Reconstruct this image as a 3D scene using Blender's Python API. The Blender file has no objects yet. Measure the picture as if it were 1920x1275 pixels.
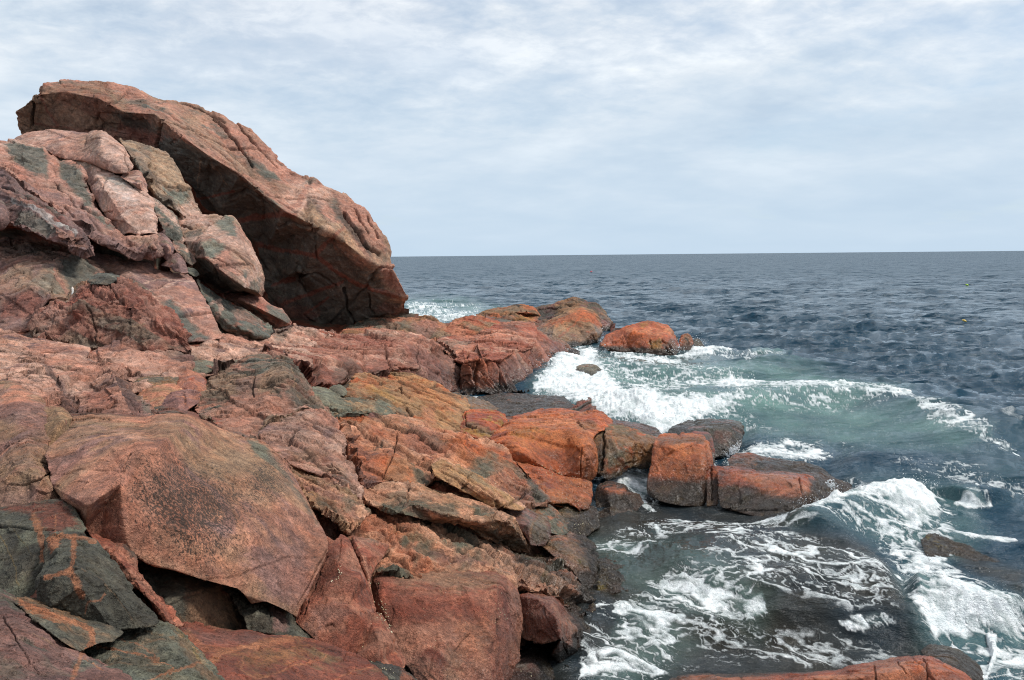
import bpy, math, random, time
import numpy as np
from mathutils import Vector, Matrix
from mathutils.geometry import delaunay_2d_cdt
R_ = math.radians
QUAL = 2.1            # mesh edge length on the visible rock, in thousandths of its distance (about a pixel and a half)
T_START = time.time()

# ------------------------------------------------------------------ camera, sky, sun, exposure
scene = bpy.context.scene
W, H, F = 1920.0, 1275.0, 1507.0
EYE = 4.0
PITCH = math.atan((637.5 - 479.0) / F)
ROLL = R_(0.53)
_fwd = np.array([0, math.cos(PITCH), -math.sin(PITCH)])
_U = np.array([0, math.sin(PITCH), math.cos(PITCH)])
_X = np.array([1.0, 0, 0])
_right = _X * math.cos(ROLL) - _U * math.sin(ROLL)
_up = _X * math.sin(ROLL) + _U * math.cos(ROLL)
CAM = np.array([0, 0, EYE])
cam_data = bpy.data.cameras.new('camera'); cam = bpy.data.objects.new('camera', cam_data)
scene.collection.objects.link(cam); scene.camera = cam
cam_data.sensor_fit = 'HORIZONTAL'; cam_data.sensor_width = 36; cam_data.lens = 36 * F / W
cam_data.clip_start = 0.1; cam_data.clip_end = 60000
m = Matrix(((_right[0], _up[0], -_fwd[0], 0), (_right[1], _up[1], -_fwd[1], 0), (_right[2], _up[2], -_fwd[2], EYE), (0, 0, 0, 1)))
cam.matrix_world = m

SUN_EL, SUN_AZ = R_(54), R_(84)       # azimuth clockwise from +Y (out to sea)
world = bpy.data.worlds.new('World'); scene.world = world
world.use_nodes = True
nt = world.node_tree; nt.nodes.clear()
def N(t, typ, **kw):
    n = t.nodes.new(typ)
    for k, v in kw.items(): setattr(n, k, v)
    return n
def math_node(t, op, a, b=None, clamp=False):
    n = N(t, 'ShaderNodeMath', operation=op); n.use_clamp = clamp
    for i, v in enumerate((a, b)):
        if v is None: continue
        if isinstance(v, (int, float)): n.inputs[i].default_value = v
        else: t.links.new(v, n.inputs[i])
    return n.outputs[0]
def ramp(t, fac, stops, interp='LINEAR'):
    n = N(t, 'ShaderNodeValToRGB'); cr = n.color_ramp; cr.interpolation = interp
    while len(cr.elements) < len(stops): cr.elements.new(0.5)
    for e, (p, c) in zip(cr.elements, stops):
        e.position = p; e.color = (c, c, c, 1) if isinstance(c, (int, float)) else (*c, 1)
    t.links.new(fac, n.inputs[0]); return n.outputs[0]
def noise_node(t, vec, scale, detail=4, rough=0.55, dist=0.0):
    n = N(t, 'ShaderNodeTexNoise'); n.inputs['Scale'].default_value = scale; n.inputs['Detail'].default_value = detail
    n.inputs['Roughness'].default_value = rough; n.inputs['Distortion'].default_value = dist
    if vec is not None: t.links.new(vec, n.inputs['Vector'])
    return n.outputs['Fac']
def mix_rgb(t, fac, a, b, blend='MIX'):
    n = N(t, 'ShaderNodeMix', data_type='RGBA', blend_type=blend)
    for s, v in ((n.inputs[0], fac), (n.inputs[6], a), (n.inputs[7], b)):
        if isinstance(v, (int, float)): s.default_value = v
        elif isinstance(v, tuple): s.default_value = (*v, 1)
        else: t.links.new(v, s)
    return n.outputs[2]

def srgb(r, g, b):
    f = lambda c: (c / 255 / 12.92) if c / 255 <= 0.04045 else ((c / 255 + 0.055) / 1.055) ** 2.4
    return (f(r), f(g), f(b))

out = N(nt, 'ShaderNodeOutputWorld')
sky = N(nt, 'ShaderNodeTexSky', sky_type='NISHITA'); sky.sun_disc = False
sky.sun_elevation = SUN_EL; sky.sun_rotation = SUN_AZ; sky.air_density = 1.0; sky.dust_density = 0.3
bg_sky = N(nt, 'ShaderNodeBackground'); bg_sky.inputs[1].default_value = 0.105
nt.links.new(sky.outputs[0], bg_sky.inputs[0])
tc = N(nt, 'ShaderNodeTexCoord')
sep = N(nt, 'ShaderNodeSeparateXYZ'); nt.links.new(tc.outputs['Generated'], sep.inputs[0])
zc = math_node(nt, 'ADD', math_node(nt, 'MAXIMUM', sep.outputs[2], 0.0), 0.20)
comb = N(nt, 'ShaderNodeCombineXYZ')                      # the direction dropped on a high flat cloud deck
nt.links.new(math_node(nt, 'DIVIDE', sep.outputs[0], zc), comb.inputs[0])
nt.links.new(math_node(nt, 'DIVIDE', sep.outputs[1], zc), comb.inputs[1])
mp = N(nt, 'ShaderNodeMapping'); mp.inputs['Rotation'].default_value = (0, 0, R_(-24)); mp.inputs['Scale'].default_value = (1.7, 1.9, 1); mp.inputs['Location'].default_value = (3.1, 1.7, 0)
nt.links.new(comb.outputs[0], mp.inputs[0])
n1 = noise_node(nt, mp.outputs[0], 0.60, 5, 0.5, 0.4)
n2 = noise_node(nt, mp.outputs[0], 4.6, 8, 0.62, 0.2)
n3 = noise_node(nt, mp.outputs[0], 1.0, 4, 0.5, 0.3)
hi = ramp(nt, sep.outputs[2], [(0.0, 0.15), (0.10, 0.45), (0.26, 1.0)])            # detail melts together towards the horizon
n2 = math_node(nt, 'ADD', 0.5, math_node(nt, 'MULTIPLY', math_node(nt, 'SUBTRACT', n2, 0.5), hi))
cov = math_node(nt, 'ADD', math_node(nt, 'MULTIPLY', n1, 0.72), math_node(nt, 'MULTIPLY', n2, 0.28))
mask = ramp(nt, cov, [(0.36, 0.62), (0.56, 1.0)])
thick = math_node(nt, 'ADD', math_node(nt, 'MULTIPLY', n3, 0.62), math_node(nt, 'MULTIPLY', n2, 0.38))
vd = N(nt, 'ShaderNodeVectorMath', operation='DISTANCE'); nt.links.new(tc.outputs['Generated'], vd.inputs[0]); vd.inputs[1].default_value = (-0.20, 0.93, 0.29)     # the thinner, brighter cloud up the coast
thick = math_node(nt, 'ADD', thick, ramp(nt, vd.outputs['Value'], [(0.0, 0.085), (0.13, 0.05), (0.30, 0.0)], 'EASE'))
ccol = ramp(nt, thick, [(0.36, srgb(176, 191, 207)), (0.47, srgb(197, 208, 219)), (0.55, srgb(215, 221, 227)), (0.64, srgb(235, 238, 240))])
ccol = mix_rgb(nt, ramp(nt, sep.outputs[2], [(0.0, 0.95), (0.12, 0.6), (0.28, 0.0)]), ccol, srgb(180, 199, 216))
low = ramp(nt, sep.outputs[2], [(0.0, 1.6), (0.10, 1.2), (0.25, 1.0)])
bg_cl = N(nt, 'ShaderNodeBackground'); bg_cl.inputs[1].default_value = 1.0
nt.links.new(ccol, bg_cl.inputs[0])
mx = N(nt, 'ShaderNodeMixShader')
nt.links.new(math_node(nt, 'MULTIPLY', mask, low, True), mx.inputs[0]); nt.links.new(bg_sky.outputs[0], mx.inputs[1]); nt.links.new(bg_cl.outputs[0], mx.inputs[2])
nt.links.new(mx.outputs[0], out.inputs[0])

sd = bpy.data.lights.new('sun', 'SUN'); sd.energy = 2.7; sd.angle = R_(12); sd.color = (1.0, 0.96, 0.9)
sun = bpy.data.objects.new('sun', sd); scene.collection.objects.link(sun)
_d = Vector((math.sin(SUN_AZ) * math.cos(SUN_EL), math.cos(SUN_AZ) * math.cos(SUN_EL), math.sin(SUN_EL)))
sun.rotation_euler = _d.to_track_quat('Z', 'Y').to_euler(); sun.location = _d * 60
vs = scene.view_settings
vs.view_transform = 'Standard'; vs.look = 'None'; vs.exposure = 0.32; vs.gamma = 1.0; vs.use_curve_mapping = False

scene.render.engine = 'CYCLES'; scene.cycles.use_denoising = True; scene.cycles.denoising_prefilter = 'NONE'; scene.cycles.filter_width = 1.1; scene.cycles.max_bounces = 6

# ------------------------------------------------------------------ points, noise, meshes
def ray(px, py):
    px = np.asarray(px, float); py = np.asarray(py, float)
    return _right * ((px - W / 2) / F)[..., None] + _up * ((H / 2 - py) / F)[..., None] + _fwd
def at_d(px, py, d):                     # point seen there at forward distance d
    r = ray(px, py); return CAM + r * (np.asarray(d, float) / r[..., 1])[..., None]
def at_z(px, py, z):                     # point seen there at height z
    r = ray(px, py); return CAM + r * ((np.asarray(z, float) - EYE) / r[..., 2])[..., None]
def to_px(P):
    q = P - CAM; dz = q @ _fwd
    return W / 2 + F * (q @ _right) / dz, H / 2 - F * (q @ _up) / dz

U32 = np.uint32
def _hash(ix, iy, iz, seed):
    with np.errstate(over='ignore'):
        h = ix.astype(U32) * U32(374761393) + iy.astype(U32) * U32(668265263) + iz.astype(U32) * U32(2147483647 - 58) + U32(seed * 1013904223 & 0xffffffff)
        h = (h ^ (h >> U32(13))) * U32(1274126177)
        h = (h ^ (h >> U32(16))) * U32(2246822519)
        h ^= h >> U32(15)
    return h
def _h01(h): return (h & U32(0xffffff)).astype(np.float32) / np.float32(16777215)
def vnoise(P, seed=0):                   # gradient noise, about -1..1
    P = np.asarray(P, np.float32); i0 = np.floor(P).astype(np.int64); f = P - i0
    u = f * f * f * (f * (f * 6 - 15) + 10); res = np.zeros(len(P), np.float32)
    for dx in (0, 1):
        wx = u[:, 0] if dx else 1 - u[:, 0]
        for dy in (0, 1):
            wy = u[:, 1] if dy else 1 - u[:, 1]
            for dz in (0, 1):
                wz = u[:, 2] if dz else 1 - u[:, 2]
                h = _hash(i0[:, 0] + dx, i0[:, 1] + dy, i0[:, 2] + dz, seed)
                gx = (h & U32(1023)).astype(np.float32) / 511.5 - 1; gy = ((h >> U32(10)) & U32(1023)).astype(np.float32) / 511.5 - 1; gz = ((h >> U32(20)) & U32(1023)).astype(np.float32) / 511.5 - 1
                res += wx * wy * wz * (gx * (f[:, 0] - dx) + gy * (f[:, 1] - dy) + gz * (f[:, 2] - dz))
    return res * 1.25
from concurrent.futures import ThreadPoolExecutor
_pool = ThreadPoolExecutor(4)
def threaded(f):
    def g(P, *a, **k):
        if len(P) < 40000: return f(P, *a, **k)
        parts = list(_pool.map(lambda c: f(c, *a, **k), np.array_split(np.asarray(P, np.float32), 8)))
        return tuple(np.concatenate(x) for x in zip(*parts)) if isinstance(parts[0], tuple) else np.concatenate(parts)
    return g
@threaded
def fbm(P, octs=4, seed=0, gain=0.5, lac=2.03):
    P = np.asarray(P, np.float32); a, s, tot = 1.0, np.zeros(len(P), np.float32), 0.0
    for k in range(octs):
        s += a * vnoise(P + 17.3 * k, seed + k); tot += a; a *= gain; P = P * lac
    return s / tot * 1.4
@threaded
def ridged(P, octs=3, seed=0, gain=0.5):
    P = np.asarray(P, np.float32); a, s, tot = 1.0, np.zeros(len(P), np.float32), 0.0
    for k in range(octs):
        s += a * (1 - 2.2 * np.abs(vnoise(P + 9.7 * k, seed + k))); tot += a; a *= gain; P = P * 2.1
    return s / tot
@threaded
def worley(P, seed=0):                   # F1, F2, vector from the cell's point, cell hash
    P = np.asarray(P, np.float32); i0 = np.floor(P).astype(np.int64)
    n = len(P); F1 = np.full(n, 9., np.float32); F2 = np.full(n, 9., np.float32); V = np.zeros((n, 3), np.float32); Hh = np.zeros(n, U32)
    for dx in (-1, 0, 1):
        for dy in (-1, 0, 1):
            for dz in (-1, 0, 1):
                h = _hash(i0[:, 0] + dx, i0[:, 1] + dy, i0[:, 2] + dz, seed)
                c = np.stack([(h & U32(1023)).astype(np.float32) / 1023, ((h >> U32(10)) & U32(1023)).astype(np.float32) / 1023, ((h >> U32(20)) & U32(1023)).astype(np.float32) / 1023], 1)
                v = P - (i0 + np.array([dx, dy, dz]) + c).astype(np.float32)
                d = np.sqrt((v * v).sum(1)); b = d < F1
                F2 = np.where(b, F1, np.minimum(F2, d)); F1 = np.where(b, d, F1)
                V[b] = v[b]; Hh[b] = h[b]
    return F1, F2, V, Hh
def facet(P, seed=0):                    # chipped planes: each cell its own tilted plane
    F1, F2, V, h = worley(P, seed); h2 = _hash(h, h >> U32(7), h >> U32(3), seed + 5)
    g = np.stack([(h2 & U32(1023)).astype(np.float32) / 511.5 - 1, ((h2 >> U32(10)) & U32(1023)).astype(np.float32) / 511.5 - 1, ((h2 >> U32(20)) & U32(1023)).astype(np.float32) / 511.5 - 1], 1)
    return (V * g).sum(1) + (_h01(h) - 0.5) * 0.35, F2 - F1
def sstep(a, b, x):
    t = np.clip((x - a) / (b - a), 0, 1); return t * t * (3 - 2 * t)

def make_mesh(name, V, T, mat, smooth=True):
    me = bpy.data.meshes.new(name); n, t = len(V), len(T)
    k = T.shape[1]
    me.vertices.add(n); me.vertices.foreach_set('co', np.ascontiguousarray(V, np.float32).ravel())
    me.loops.add(t * k); me.loops.foreach_set('vertex_index', np.ascontiguousarray(T, np.int32).ravel())
    me.polygons.add(t); me.polygons.foreach_set('loop_start', np.arange(0, t * k, k, dtype=np.int32)); me.polygons.foreach_set('loop_total', np.full(t, k, np.int32))
    if smooth: me.polygons.foreach_set('use_smooth', np.ones(t, bool))
    me.update(calc_edges=True)
    if mat is not None: me.materials.append(mat)
    return me
def add_attr(me, name, arr):
    if arr.ndim == 2:
        a = me.attributes.new(name, 'FLOAT_COLOR', 'POINT'); c = np.ones((len(arr), 4), np.float32); c[:, :3] = arr; a.data.foreach_set('color', c.ravel())
    else:
        a = me.attributes.new(name, 'FLOAT', 'POINT'); a.data.foreach_set('value', np.ascontiguousarray(arr, np.float32))
def link(name, me, parent=None):
    o = bpy.data.objects.new(name, me); scene.collection.objects.link(o)
    if parent: o.parent = parent
    return o
def tag(o, label=None, cat=None, group=None, kind=None):
    for k, v in (('label', label), ('category', cat), ('group', group), ('kind', kind)):
        if v: o[k] = v
    return o

def edges_of(T):
    E = np.sort(np.concatenate([T[:, [0, 1]], T[:, [1, 2]], T[:, [2, 0]]]), 1)
    key = E[:, 0].astype(np.int64) * (1 << 32) + E[:, 1]
    u, inv = np.unique(key, return_inverse=True)
    return np.stack([u >> 32, u & 0xffffffff], 1).astype(np.int64), inv.reshape(3, -1).T
def subdivide(V, T, A, limit, maxit=14):
    """split every edge longer than limit(V, A, edges); A holds per-vertex values carried along"""
    for _ in range(maxit):
        E, te = edges_of(T); L = np.linalg.norm(V[E[:, 0]] - V[E[:, 1]], axis=1)
        mark = L > limit(V, A, E)
        if not mark.any(): break
        idx = np.full(len(E), -1, np.int64); idx[mark] = len(V) + np.arange(mark.sum())
        Em = E[mark]; V = np.concatenate([V, 0.5 * (V[Em[:, 0]] + V[Em[:, 1]])]); A = np.concatenate([A, 0.5 * (A[Em[:, 0]] + A[Em[:, 1]])])
        m = idx[te]; a, b, c = T[:, 0], T[:, 1], T[:, 2]; ab, bc, ca = m[:, 0], m[:, 1], m[:, 2]
        f = (ab >= 0) * 1 + (bc >= 0) * 2 + (ca >= 0) * 4; outT = [T[f == 0]]
        def put(sel, *tris):
            for t3 in tris: outT.append(np.stack([x[sel] for x in t3], 1))
        put(f == 1, (a, ab, c), (ab, b, c)); put(f == 2, (b, bc, a), (bc, c, a)); put(f == 4, (c, ca, b), (ca, a, b))
        put(f == 3, (ab, b, bc), (a, ab, c), (ab, bc, c)); put(f == 6, (bc, c, ca), (b, bc, a), (bc, ca, a)); put(f == 5, (ca, a, ab), (c, ca, b), (ca, ab, b))
        put(f == 7, (a, ab, ca), (ab, b, bc), (bc, c, ca), (ab, bc, ca))
        T = np.concatenate(outT)
    return V, T, A
def vnormals(V, T):
    fn = np.cross(V[T[:, 1]] - V[T[:, 0]], V[T[:, 2]] - V[T[:, 0]]); n = np.zeros_like(V)
    for k in range(3):
        for c in range(3): n[:, c] += np.bincount(T[:, k], fn[:, c], len(V))
    return n / (np.linalg.norm(n, axis=1, keepdims=True) + 1e-12)
def relax(V, T, it, lam=0.5, w=None):
    E, _ = edges_of(T); deg = np.bincount(E.ravel(), minlength=len(V))[:, None] + 1e-9
    for _ in range(it):
        s = np.stack([np.bincount(E[:, 0], V[E[:, 1], c], len(V)) + np.bincount(E[:, 1], V[E[:, 0], c], len(V)) for c in range(3)], 1)
        d = lam * (s / deg - V); V = V + (d if w is None else d * w[:, None])
    return V
# ------------------------------------------------------------------ rock material and rock builder
PAL = {k: np.array(srgb(*v), np.float32) for k, v in dict(
    P=(203, 156, 139), p=(182, 122, 102), r=(152, 82, 62), o=(182, 102, 66), O=(188, 118, 80), g=(116, 116, 104), G=(103, 101, 93),
    d=(78, 74, 67), t=(176, 138, 106), b=(136, 102, 76), m=(146, 106, 102), M=(118, 84, 84), k=(48, 42, 34), y=(150, 122, 62), w=(205, 198, 188), R=(134, 66, 48), q=(160, 124, 100), D=(106, 104, 99)).items()}
for _k in PAL:
    if _k not in 'wk': PAL[_k] = PAL[_k] * np.array([0.99, 0.985, 0.85], np.float32)
def rock_material(name, wet):
    mat = bpy.data.materials.new(name); mat.use_nodes = True; t = mat.node_tree; t.nodes.clear()
    o = N(t, 'ShaderNodeOutputMaterial'); b = N(t, 'ShaderNodeBsdfPrincipled'); t.links.new(b.outputs[0], o.inputs[0])
    col = N(t, 'ShaderNodeAttribute', attribute_name='rock_color').outputs['Color']
    wt = N(t, 'ShaderNodeAttribute', attribute_name='wet').outputs['Fac']
    li = N(t, 'ShaderNodeAttribute', attribute_name='lichen').outputs['Fac']
    P = N(t, 'ShaderNodeNewGeometry').outputs['Position']
    big = noise_node(t, P, 1.6, 6, 0.6); mid = noise_node(t, P, 9, 6, 0.68); fine = noise_node(t, P, 55, 4, 0.7); grit = noise_node(t, P, 190, 2, 0.6)
    v = math_node(t, 'ADD', math_node(t, 'MULTIPLY', big, 0.5), math_node(t, 'MULTIPLY', mid, 0.75))
    v = math_node(t, 'ADD', v, math_node(t, 'MULTIPLY', fine, 0.55))
    v = math_node(t, 'ADD', v, math_node(t, 'MULTIPLY', grit, 0.30))          # mean about 1.05
    v = ramp(t, math_node(t, 'MULTIPLY', v, 0.5), [(0.40, 0.42), (0.525, 0.98), (0.63, 1.65)])
    c = mix_rgb(t, 1.0, col, v, 'MULTIPLY')
    hue = ramp(t, noise_node(t, P, 4.2, 5, 0.7), [(0.38, (1.10, 0.95, 0.88)), (0.52, (1, 1, 1)), (0.66, (0.90, 0.98, 1.06))])
    c = mix_rgb(t, 0.8, c, hue, 'MULTIPLY')
    mpp = N(t, 'ShaderNodeMapping'); mpp.inputs['Scale'].default_value = (1, 1, 0.45); t.links.new(P, mpp.inputs[0])
    sp = noise_node(t, mpp.outputs[0], 62, 5, 0.76)
    sp = math_node(t, 'ADD', sp, math_node(t, 'MULTIPLY', li, 0.205))
    c = mix_rgb(t, ramp(t, sp, [(0.60, 0.0), (0.67, 0.85)]), c, srgb(46, 42, 36))
    t.links.new(c, b.inputs['Base Color'])
    rough = math_node(t, 'ADD', math_node(t, 'MULTIPLY', wt, -0.60), math_node(t, 'ADD', 0.70, math_node(t, 'MULTIPLY', fine, 0.24)))
    t.links.new(rough, b.inputs['Roughness']); b.inputs['Specular IOR Level'].default_value = 0.42
    t.links.new(math_node(t, 'MULTIPLY', wt, 0.28), b.inputs['Coat Weight']); b.inputs['Coat Roughness'].default_value = 0.30; b.inputs['Coat IOR'].default_value = 1.33
    h = math_node(t, 'ADD', math_node(t, 'MULTIPLY', mid, 0.055), math_node(t, 'MULTIPLY', fine, 0.016))
    h = math_node(t, 'ADD', h, math_node(t, 'MULTIPLY', grit, 0.004))
    mq = N(t, 'ShaderNodeMapping'); mq.inputs['Rotation'].default_value = (0.3, R_(38), 0.2); mq.inputs['Scale'].default_value = (0.7, 1, 1.2); t.links.new(P, mq.inputs[0])
    for sc, k, w in ((5.0, .007, .016), (21.0, .0030, .03)):
        cr = math_node(t, 'ABSOLUTE', math_node(t, 'SUBTRACT', noise_node(t, mq.outputs[0], sc, 5, .65, .6), 0.5))
        cr = ramp(t, cr, [(0.0, 1.0), (w, 0.0)]); h = math_node(t, 'SUBTRACT', h, math_node(t, 'MULTIPLY', cr, k))
    bp = N(t, 'ShaderNodeBump'); bp.inputs['Strength'].default_value = 1.0; bp.inputs['Distance'].default_value = 1.0
    t.links.new(h, bp.inputs['Height']); t.links.new(bp.outputs[0], b.inputs['Normal'])
    return mat
M_ROCK = rock_material('granite', 0)

def parse(s, need_depth=True):
    xs, ys, ds = [], [], []
    for tok in s.split():
        a = tok.split(','); x, y = float(a[0]), float(a[1]); d = None
        if len(a) > 2: d = float(at_z(x, y, float(a[2][1:]))[1]) if a[2][0] == 'z' else float(a[2])
        xs.append(x); ys.append(y); ds.append(d)
    return np.array(xs), np.array(ys), ds
def fill_depth(xs, ys, ds, closed):
    n = len(xs); known = [i for i in range(n) if ds[i] is not None]; res = [d for d in ds]
    seq = known + ([known[0] + n] if closed else [])
    for a, b in zip(seq, seq[1:]):
        ids = list(range(a, b + 1)); P = np.array([[xs[i % n], ys[i % n]] for i in ids])
        s = np.concatenate([[0], np.cumsum(np.linalg.norm(np.diff(P, axis=0), axis=1))]); s /= max(s[-1], 1e-9)
        for k, i in enumerate(ids):
            if ds[i % n] is None: res[i % n] = 1 / ((1 - s[k]) / ds[a % n] + s[k] / ds[b % n])
    if not closed:
        for i in range(n):
            if res[i] is None: res[i] = res[known[0]] if i < known[0] else res[known[-1]]
    return res
def in_poly(px, py, X, Y):
    c = np.zeros(len(px), bool); j = len(X) - 1
    for i in range(len(X)):
        k = ((Y[i] > py) != (Y[j] > py)) & (px < (X[j] - X[i]) * (py - Y[i]) / (Y[j] - Y[i] + 1e-12) + X[i]); c ^= k; j = i
    return c
def seg_dist(px, py, X, Y, closed=False):
    d = np.full(len(px), 1e9, np.float32); n = len(X)
    for i in range(n if closed else n - 1):
        ax, ay, bx, by = X[i], Y[i], X[(i + 1) % n], Y[(i + 1) % n]; vx, vy = bx - ax, by - ay
        t = np.clip(((px - ax) * vx + (py - ay) * vy) / (vx * vx + vy * vy + 1e-9), 0, 1)
        d = np.minimum(d, np.hypot(px - ax - t * vx, py - ay - t * vy))
    return d

ROCKS = []          # (object, outline) for anything that sits on a rock
GROUND_PTS = []
_seed = [11]
def rock(name, label, group, pal, pts, ridges=(), patches=(), veins=(), cracks=(), rough=1.0, chip=1.0, strata=None, rnd=0, soft=2, T=None, lichen=None, wet=0.0, cat=None, specks=(), mossy=(), grow=None, tone=1.0, joints=None, beds=None, flute=None):
    _seed[0] += 7; sd = _seed[0]; rng = random.Random(sd)
    xs, ys, ds = parse(pts); ds = fill_depth(xs, ys, ds, True); ox, oy = xs.copy(), ys.copy()
    if joints is None: joints = {G2: 1, G4: 1, G1: .7, G3: .6}.get(group, .35)
    if beds is None: beds = {G2: .8, G4: 1.0, G1: .6, G6: .8, G3: .4}.get(group, .15)
    tone = tone * rng.uniform(.90, 1.12)
    if grow is None: grow = 1.2 if group == G1 else 3.5
    if grow:                                  # the stone runs a little under its neighbours
        ar = 0.5 * np.sum(xs * np.roll(ys, -1) - np.roll(xs, -1) * ys); sg = 1 if ar > 0 else -1
        ex, ey = np.roll(xs, -1) - xs, np.roll(ys, -1) - ys; l = np.hypot(ex, ey) + 1e-9; nx_, ny_ = sg * ey / l, -sg * ex / l
        mx_, my_ = nx_ + np.roll(nx_, 1), ny_ + np.roll(ny_, 1); l = np.hypot(mx_, my_) + 1e-6; g = min(grow, 0.12 * math.sqrt(abs(ar)))
        xs = xs + mx_ / l * g; ys = ys + my_ / l * g
    P2 = [Vector((x, y)) for x, y in zip(xs, ys)]; D = list(ds); segs = [(i, (i + 1) % len(xs)) for i in range(len(xs))]; edges = []
    for r in ridges:
        rx, ry, rd = parse(r); known = any(d is not None for d in rd); ids = []
        for x, y, d in zip(rx, ry, rd):
            j = next((k for k in range(len(P2)) if (abs(ox[k] - x) < 1.5 and abs(oy[k] - y) < 1.5 if k < len(ox) else abs(P2[k].x - x) < 1.5 and abs(P2[k].y - y) < 1.5)), None); ids.append((j, x, y, D[j] if (j is not None) else d))
        rd = fill_depth(rx, ry, [q[3] for q in ids], False); idx = []
        for (j, x, y, _), d in zip(ids, rd):
            if j is None: P2.append(Vector((x, y))); D.append(d); j = len(P2) - 1
            idx.append(j)
        edges += list(zip(idx, idx[1:])); 
    V2, E2, T2, ov, _, _ = delaunay_2d_cdt(P2, edges, [list(range(len(xs)))], 1, 1e-4)
    allseg = segs + edges; dep = []
    for v, o in zip(V2, ov):
        if o: dep.append(D[o[0]]); continue
        best = (1e9, 10)
        for a, b in allseg:
            e = P2[b] - P2[a]; t = max(0, min(1, (v - P2[a]).dot(e) / (e.length_squared + 1e-9))); q = (v - P2[a] - e * t).length
            if q < best[0]: best = (q, 1 / ((1 - t) / D[a] + t / D[b]))
        dep.append(best[1])
    X = np.array([v.x for v in V2]); Y = np.array([v.y for v in V2]); dep = np.array(dep)
    Vf = at_d(X, Y, dep); T2 = np.array([t for t in T2 if len(t) == 3], np.int64)
    used = np.unique(T2); rm = np.full(len(Vf), -1); rm[used] = np.arange(len(used)); Vf = Vf[used]; X = X[used]; Y = Y[used]; dep = dep[used]; T2 = rm[T2]
    n = len(Vf)
    nrm = np.cross(Vf[T2[:, 1]] - Vf[T2[:, 0]], Vf[T2[:, 2]] - Vf[T2[:, 0]]); cen = Vf[T2].mean(1) - CAM
    flip = (nrm * cen).sum(1) > 0; T2[flip] = T2[flip][:, ::-1]
    ext = Vf.max(0) - Vf.min(0); S = float(np.clip(np.sqrt(ext[0] * max(ext[2], ext[1] * 0.5)), 0.15, 6))
    if T is None: T = 0.55 * S
    cx, cy = X.mean(), Y.mean(); Vb = at_d(cx + (X - cx) * 0.86, cy + (Y - cy) * 0.86, dep + T)
    cnt = {}
    for t in T2:
        for k in range(3): cnt[(t[k], t[(k + 1) % 3])] = 1
    side = []
    for (a, b) in cnt:
        if (b, a) not in cnt: side += [(b, a, a + n), (b, a + n, b + n)]
    Tt = np.concatenate([T2, T2[:, ::-1] + n, np.array(side, np.int64)]); V = np.concatenate([Vf, Vb])
    A = np.zeros((2 * n, 2)); A[:n, 0] = 1                                            # column 0: 1 on the visible face, 0 on the back
    bd = np.zeros(n);
    for (a, b) in cnt:
        if (b, a) not in cnt: bd[a] = bd[b] = 1
    A[:n, 1] = bd
    def lim(k, kb):
        def f(V, A, E):
            d = np.maximum(V[E, 1].mean(1), 1.0); w = A[E, 0].mean(1)
            return (k + (kb - k) * np.clip((1 - w) * 3.0, 0, 1)) * d / 1000
        return f
    V, Tt, A = subdivide(V, Tt, A, lim(QUAL * 4, 22))
    if rnd: V = relax(V, Tt, rnd, 0.5, 1 - 0.75 * (A[:, 1] > 0.99))
    V, Tt, A = subdivide(V, Tt, A, lim(QUAL, 18))
    V = relax(V, Tt, soft, 0.5)
    px, py = to_px(V)
    nv = vnormals(V, Tt)
    # ---- relief
    dist = float(np.median(V[:, 1])); s0 = max(S, dist * 0.035)
    if strata is None and group in (G2, G4): strata = (-38, .55, 4.5)
    q = V / s0 + sd * 3.17
    warp = np.stack([fbm(q * 2.2, 2, sd + 40), fbm(q * 2.2, 2, sd + 41), fbm(q * 2.2, 2, sd + 42)], 1)
    hgt = 0.012 * fbm(q * 2.6, 5, sd, 0.52)
    f1, e1 = facet(q * 2.3 + warp * 0.30, sd + 1); f2, e2 = facet(q * 6.5 + warp * 0.5, sd + 2); f3, e3 = facet(q * 17 + warp * 0.8, sd + 3)
    hgt += chip * (0.028 * f1 + 0.018 * f2 + 0.0085 * f3)
    hgt -= chip * 0.006 * (1 - sstep(0.0, 0.07, e1)) * (fbm(q * 3, 2, sd + 9) > -0.1)
    rg = ridged(q * 5.0 + warp, 3, sd + 6); hgt -= 0.010 * sstep(0.72, 1.0, rg)
    if strata:
        ang, amp, fr = strata; fr = fr * 2.3; th = R_(ang); tv = np.array([math.cos(th), 0.25, -math.sin(th)]); tv /= np.linalg.norm(tv)
        al = q @ tv; qs = (q - tv * (al * 0.90)[:, None]) * fr + warp * 0.25
        st = ridged(qs, 3, sd + 20, 0.6); gate = sstep(-0.5, 0.4, fbm(q * 1.8, 2, sd + 23))
        fs, es = facet(qs * 0.55, sd + 24)
        hgt += amp * (0.012 * fs - 0.015 * sstep(0.30, 0.95, st) * (0.30 + 0.70 * gate) + 0.006 * fbm(qs * 2.1, 3, sd + 21))
    bj = 0; stp = None
    if beds:      # thin beds: each step is a ramp and a small sharp drop
        lay = q @ np.array([0.50, 0.35, 0.79]) * 6.5 + 0.12 * warp[:, 0] + 0.7 * fbm(q * 0.9, 2, sd + 26); fl = lay - np.floor(lay)
        stp = _h01(_hash(np.floor(lay).astype(np.int64), np.floor(lay).astype(np.int64) * 0 + sd, np.floor(lay).astype(np.int64) * 0, 3))
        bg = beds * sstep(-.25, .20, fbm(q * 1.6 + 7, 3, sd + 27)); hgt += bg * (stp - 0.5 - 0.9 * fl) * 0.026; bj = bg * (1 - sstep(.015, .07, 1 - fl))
    hgt += 0.006 * fbm(q * 24, 4, sd + 30, 0.6)
    fr = np.abs(fbm(q * 7 + warp * 1.2, 4, sd + 31, .6)); hgt -= 0.010 * (1 - sstep(0.0, 0.035, fr)) * sstep(-.15, .25, fbm(q * 2.2, 2, sd + 33))
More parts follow.
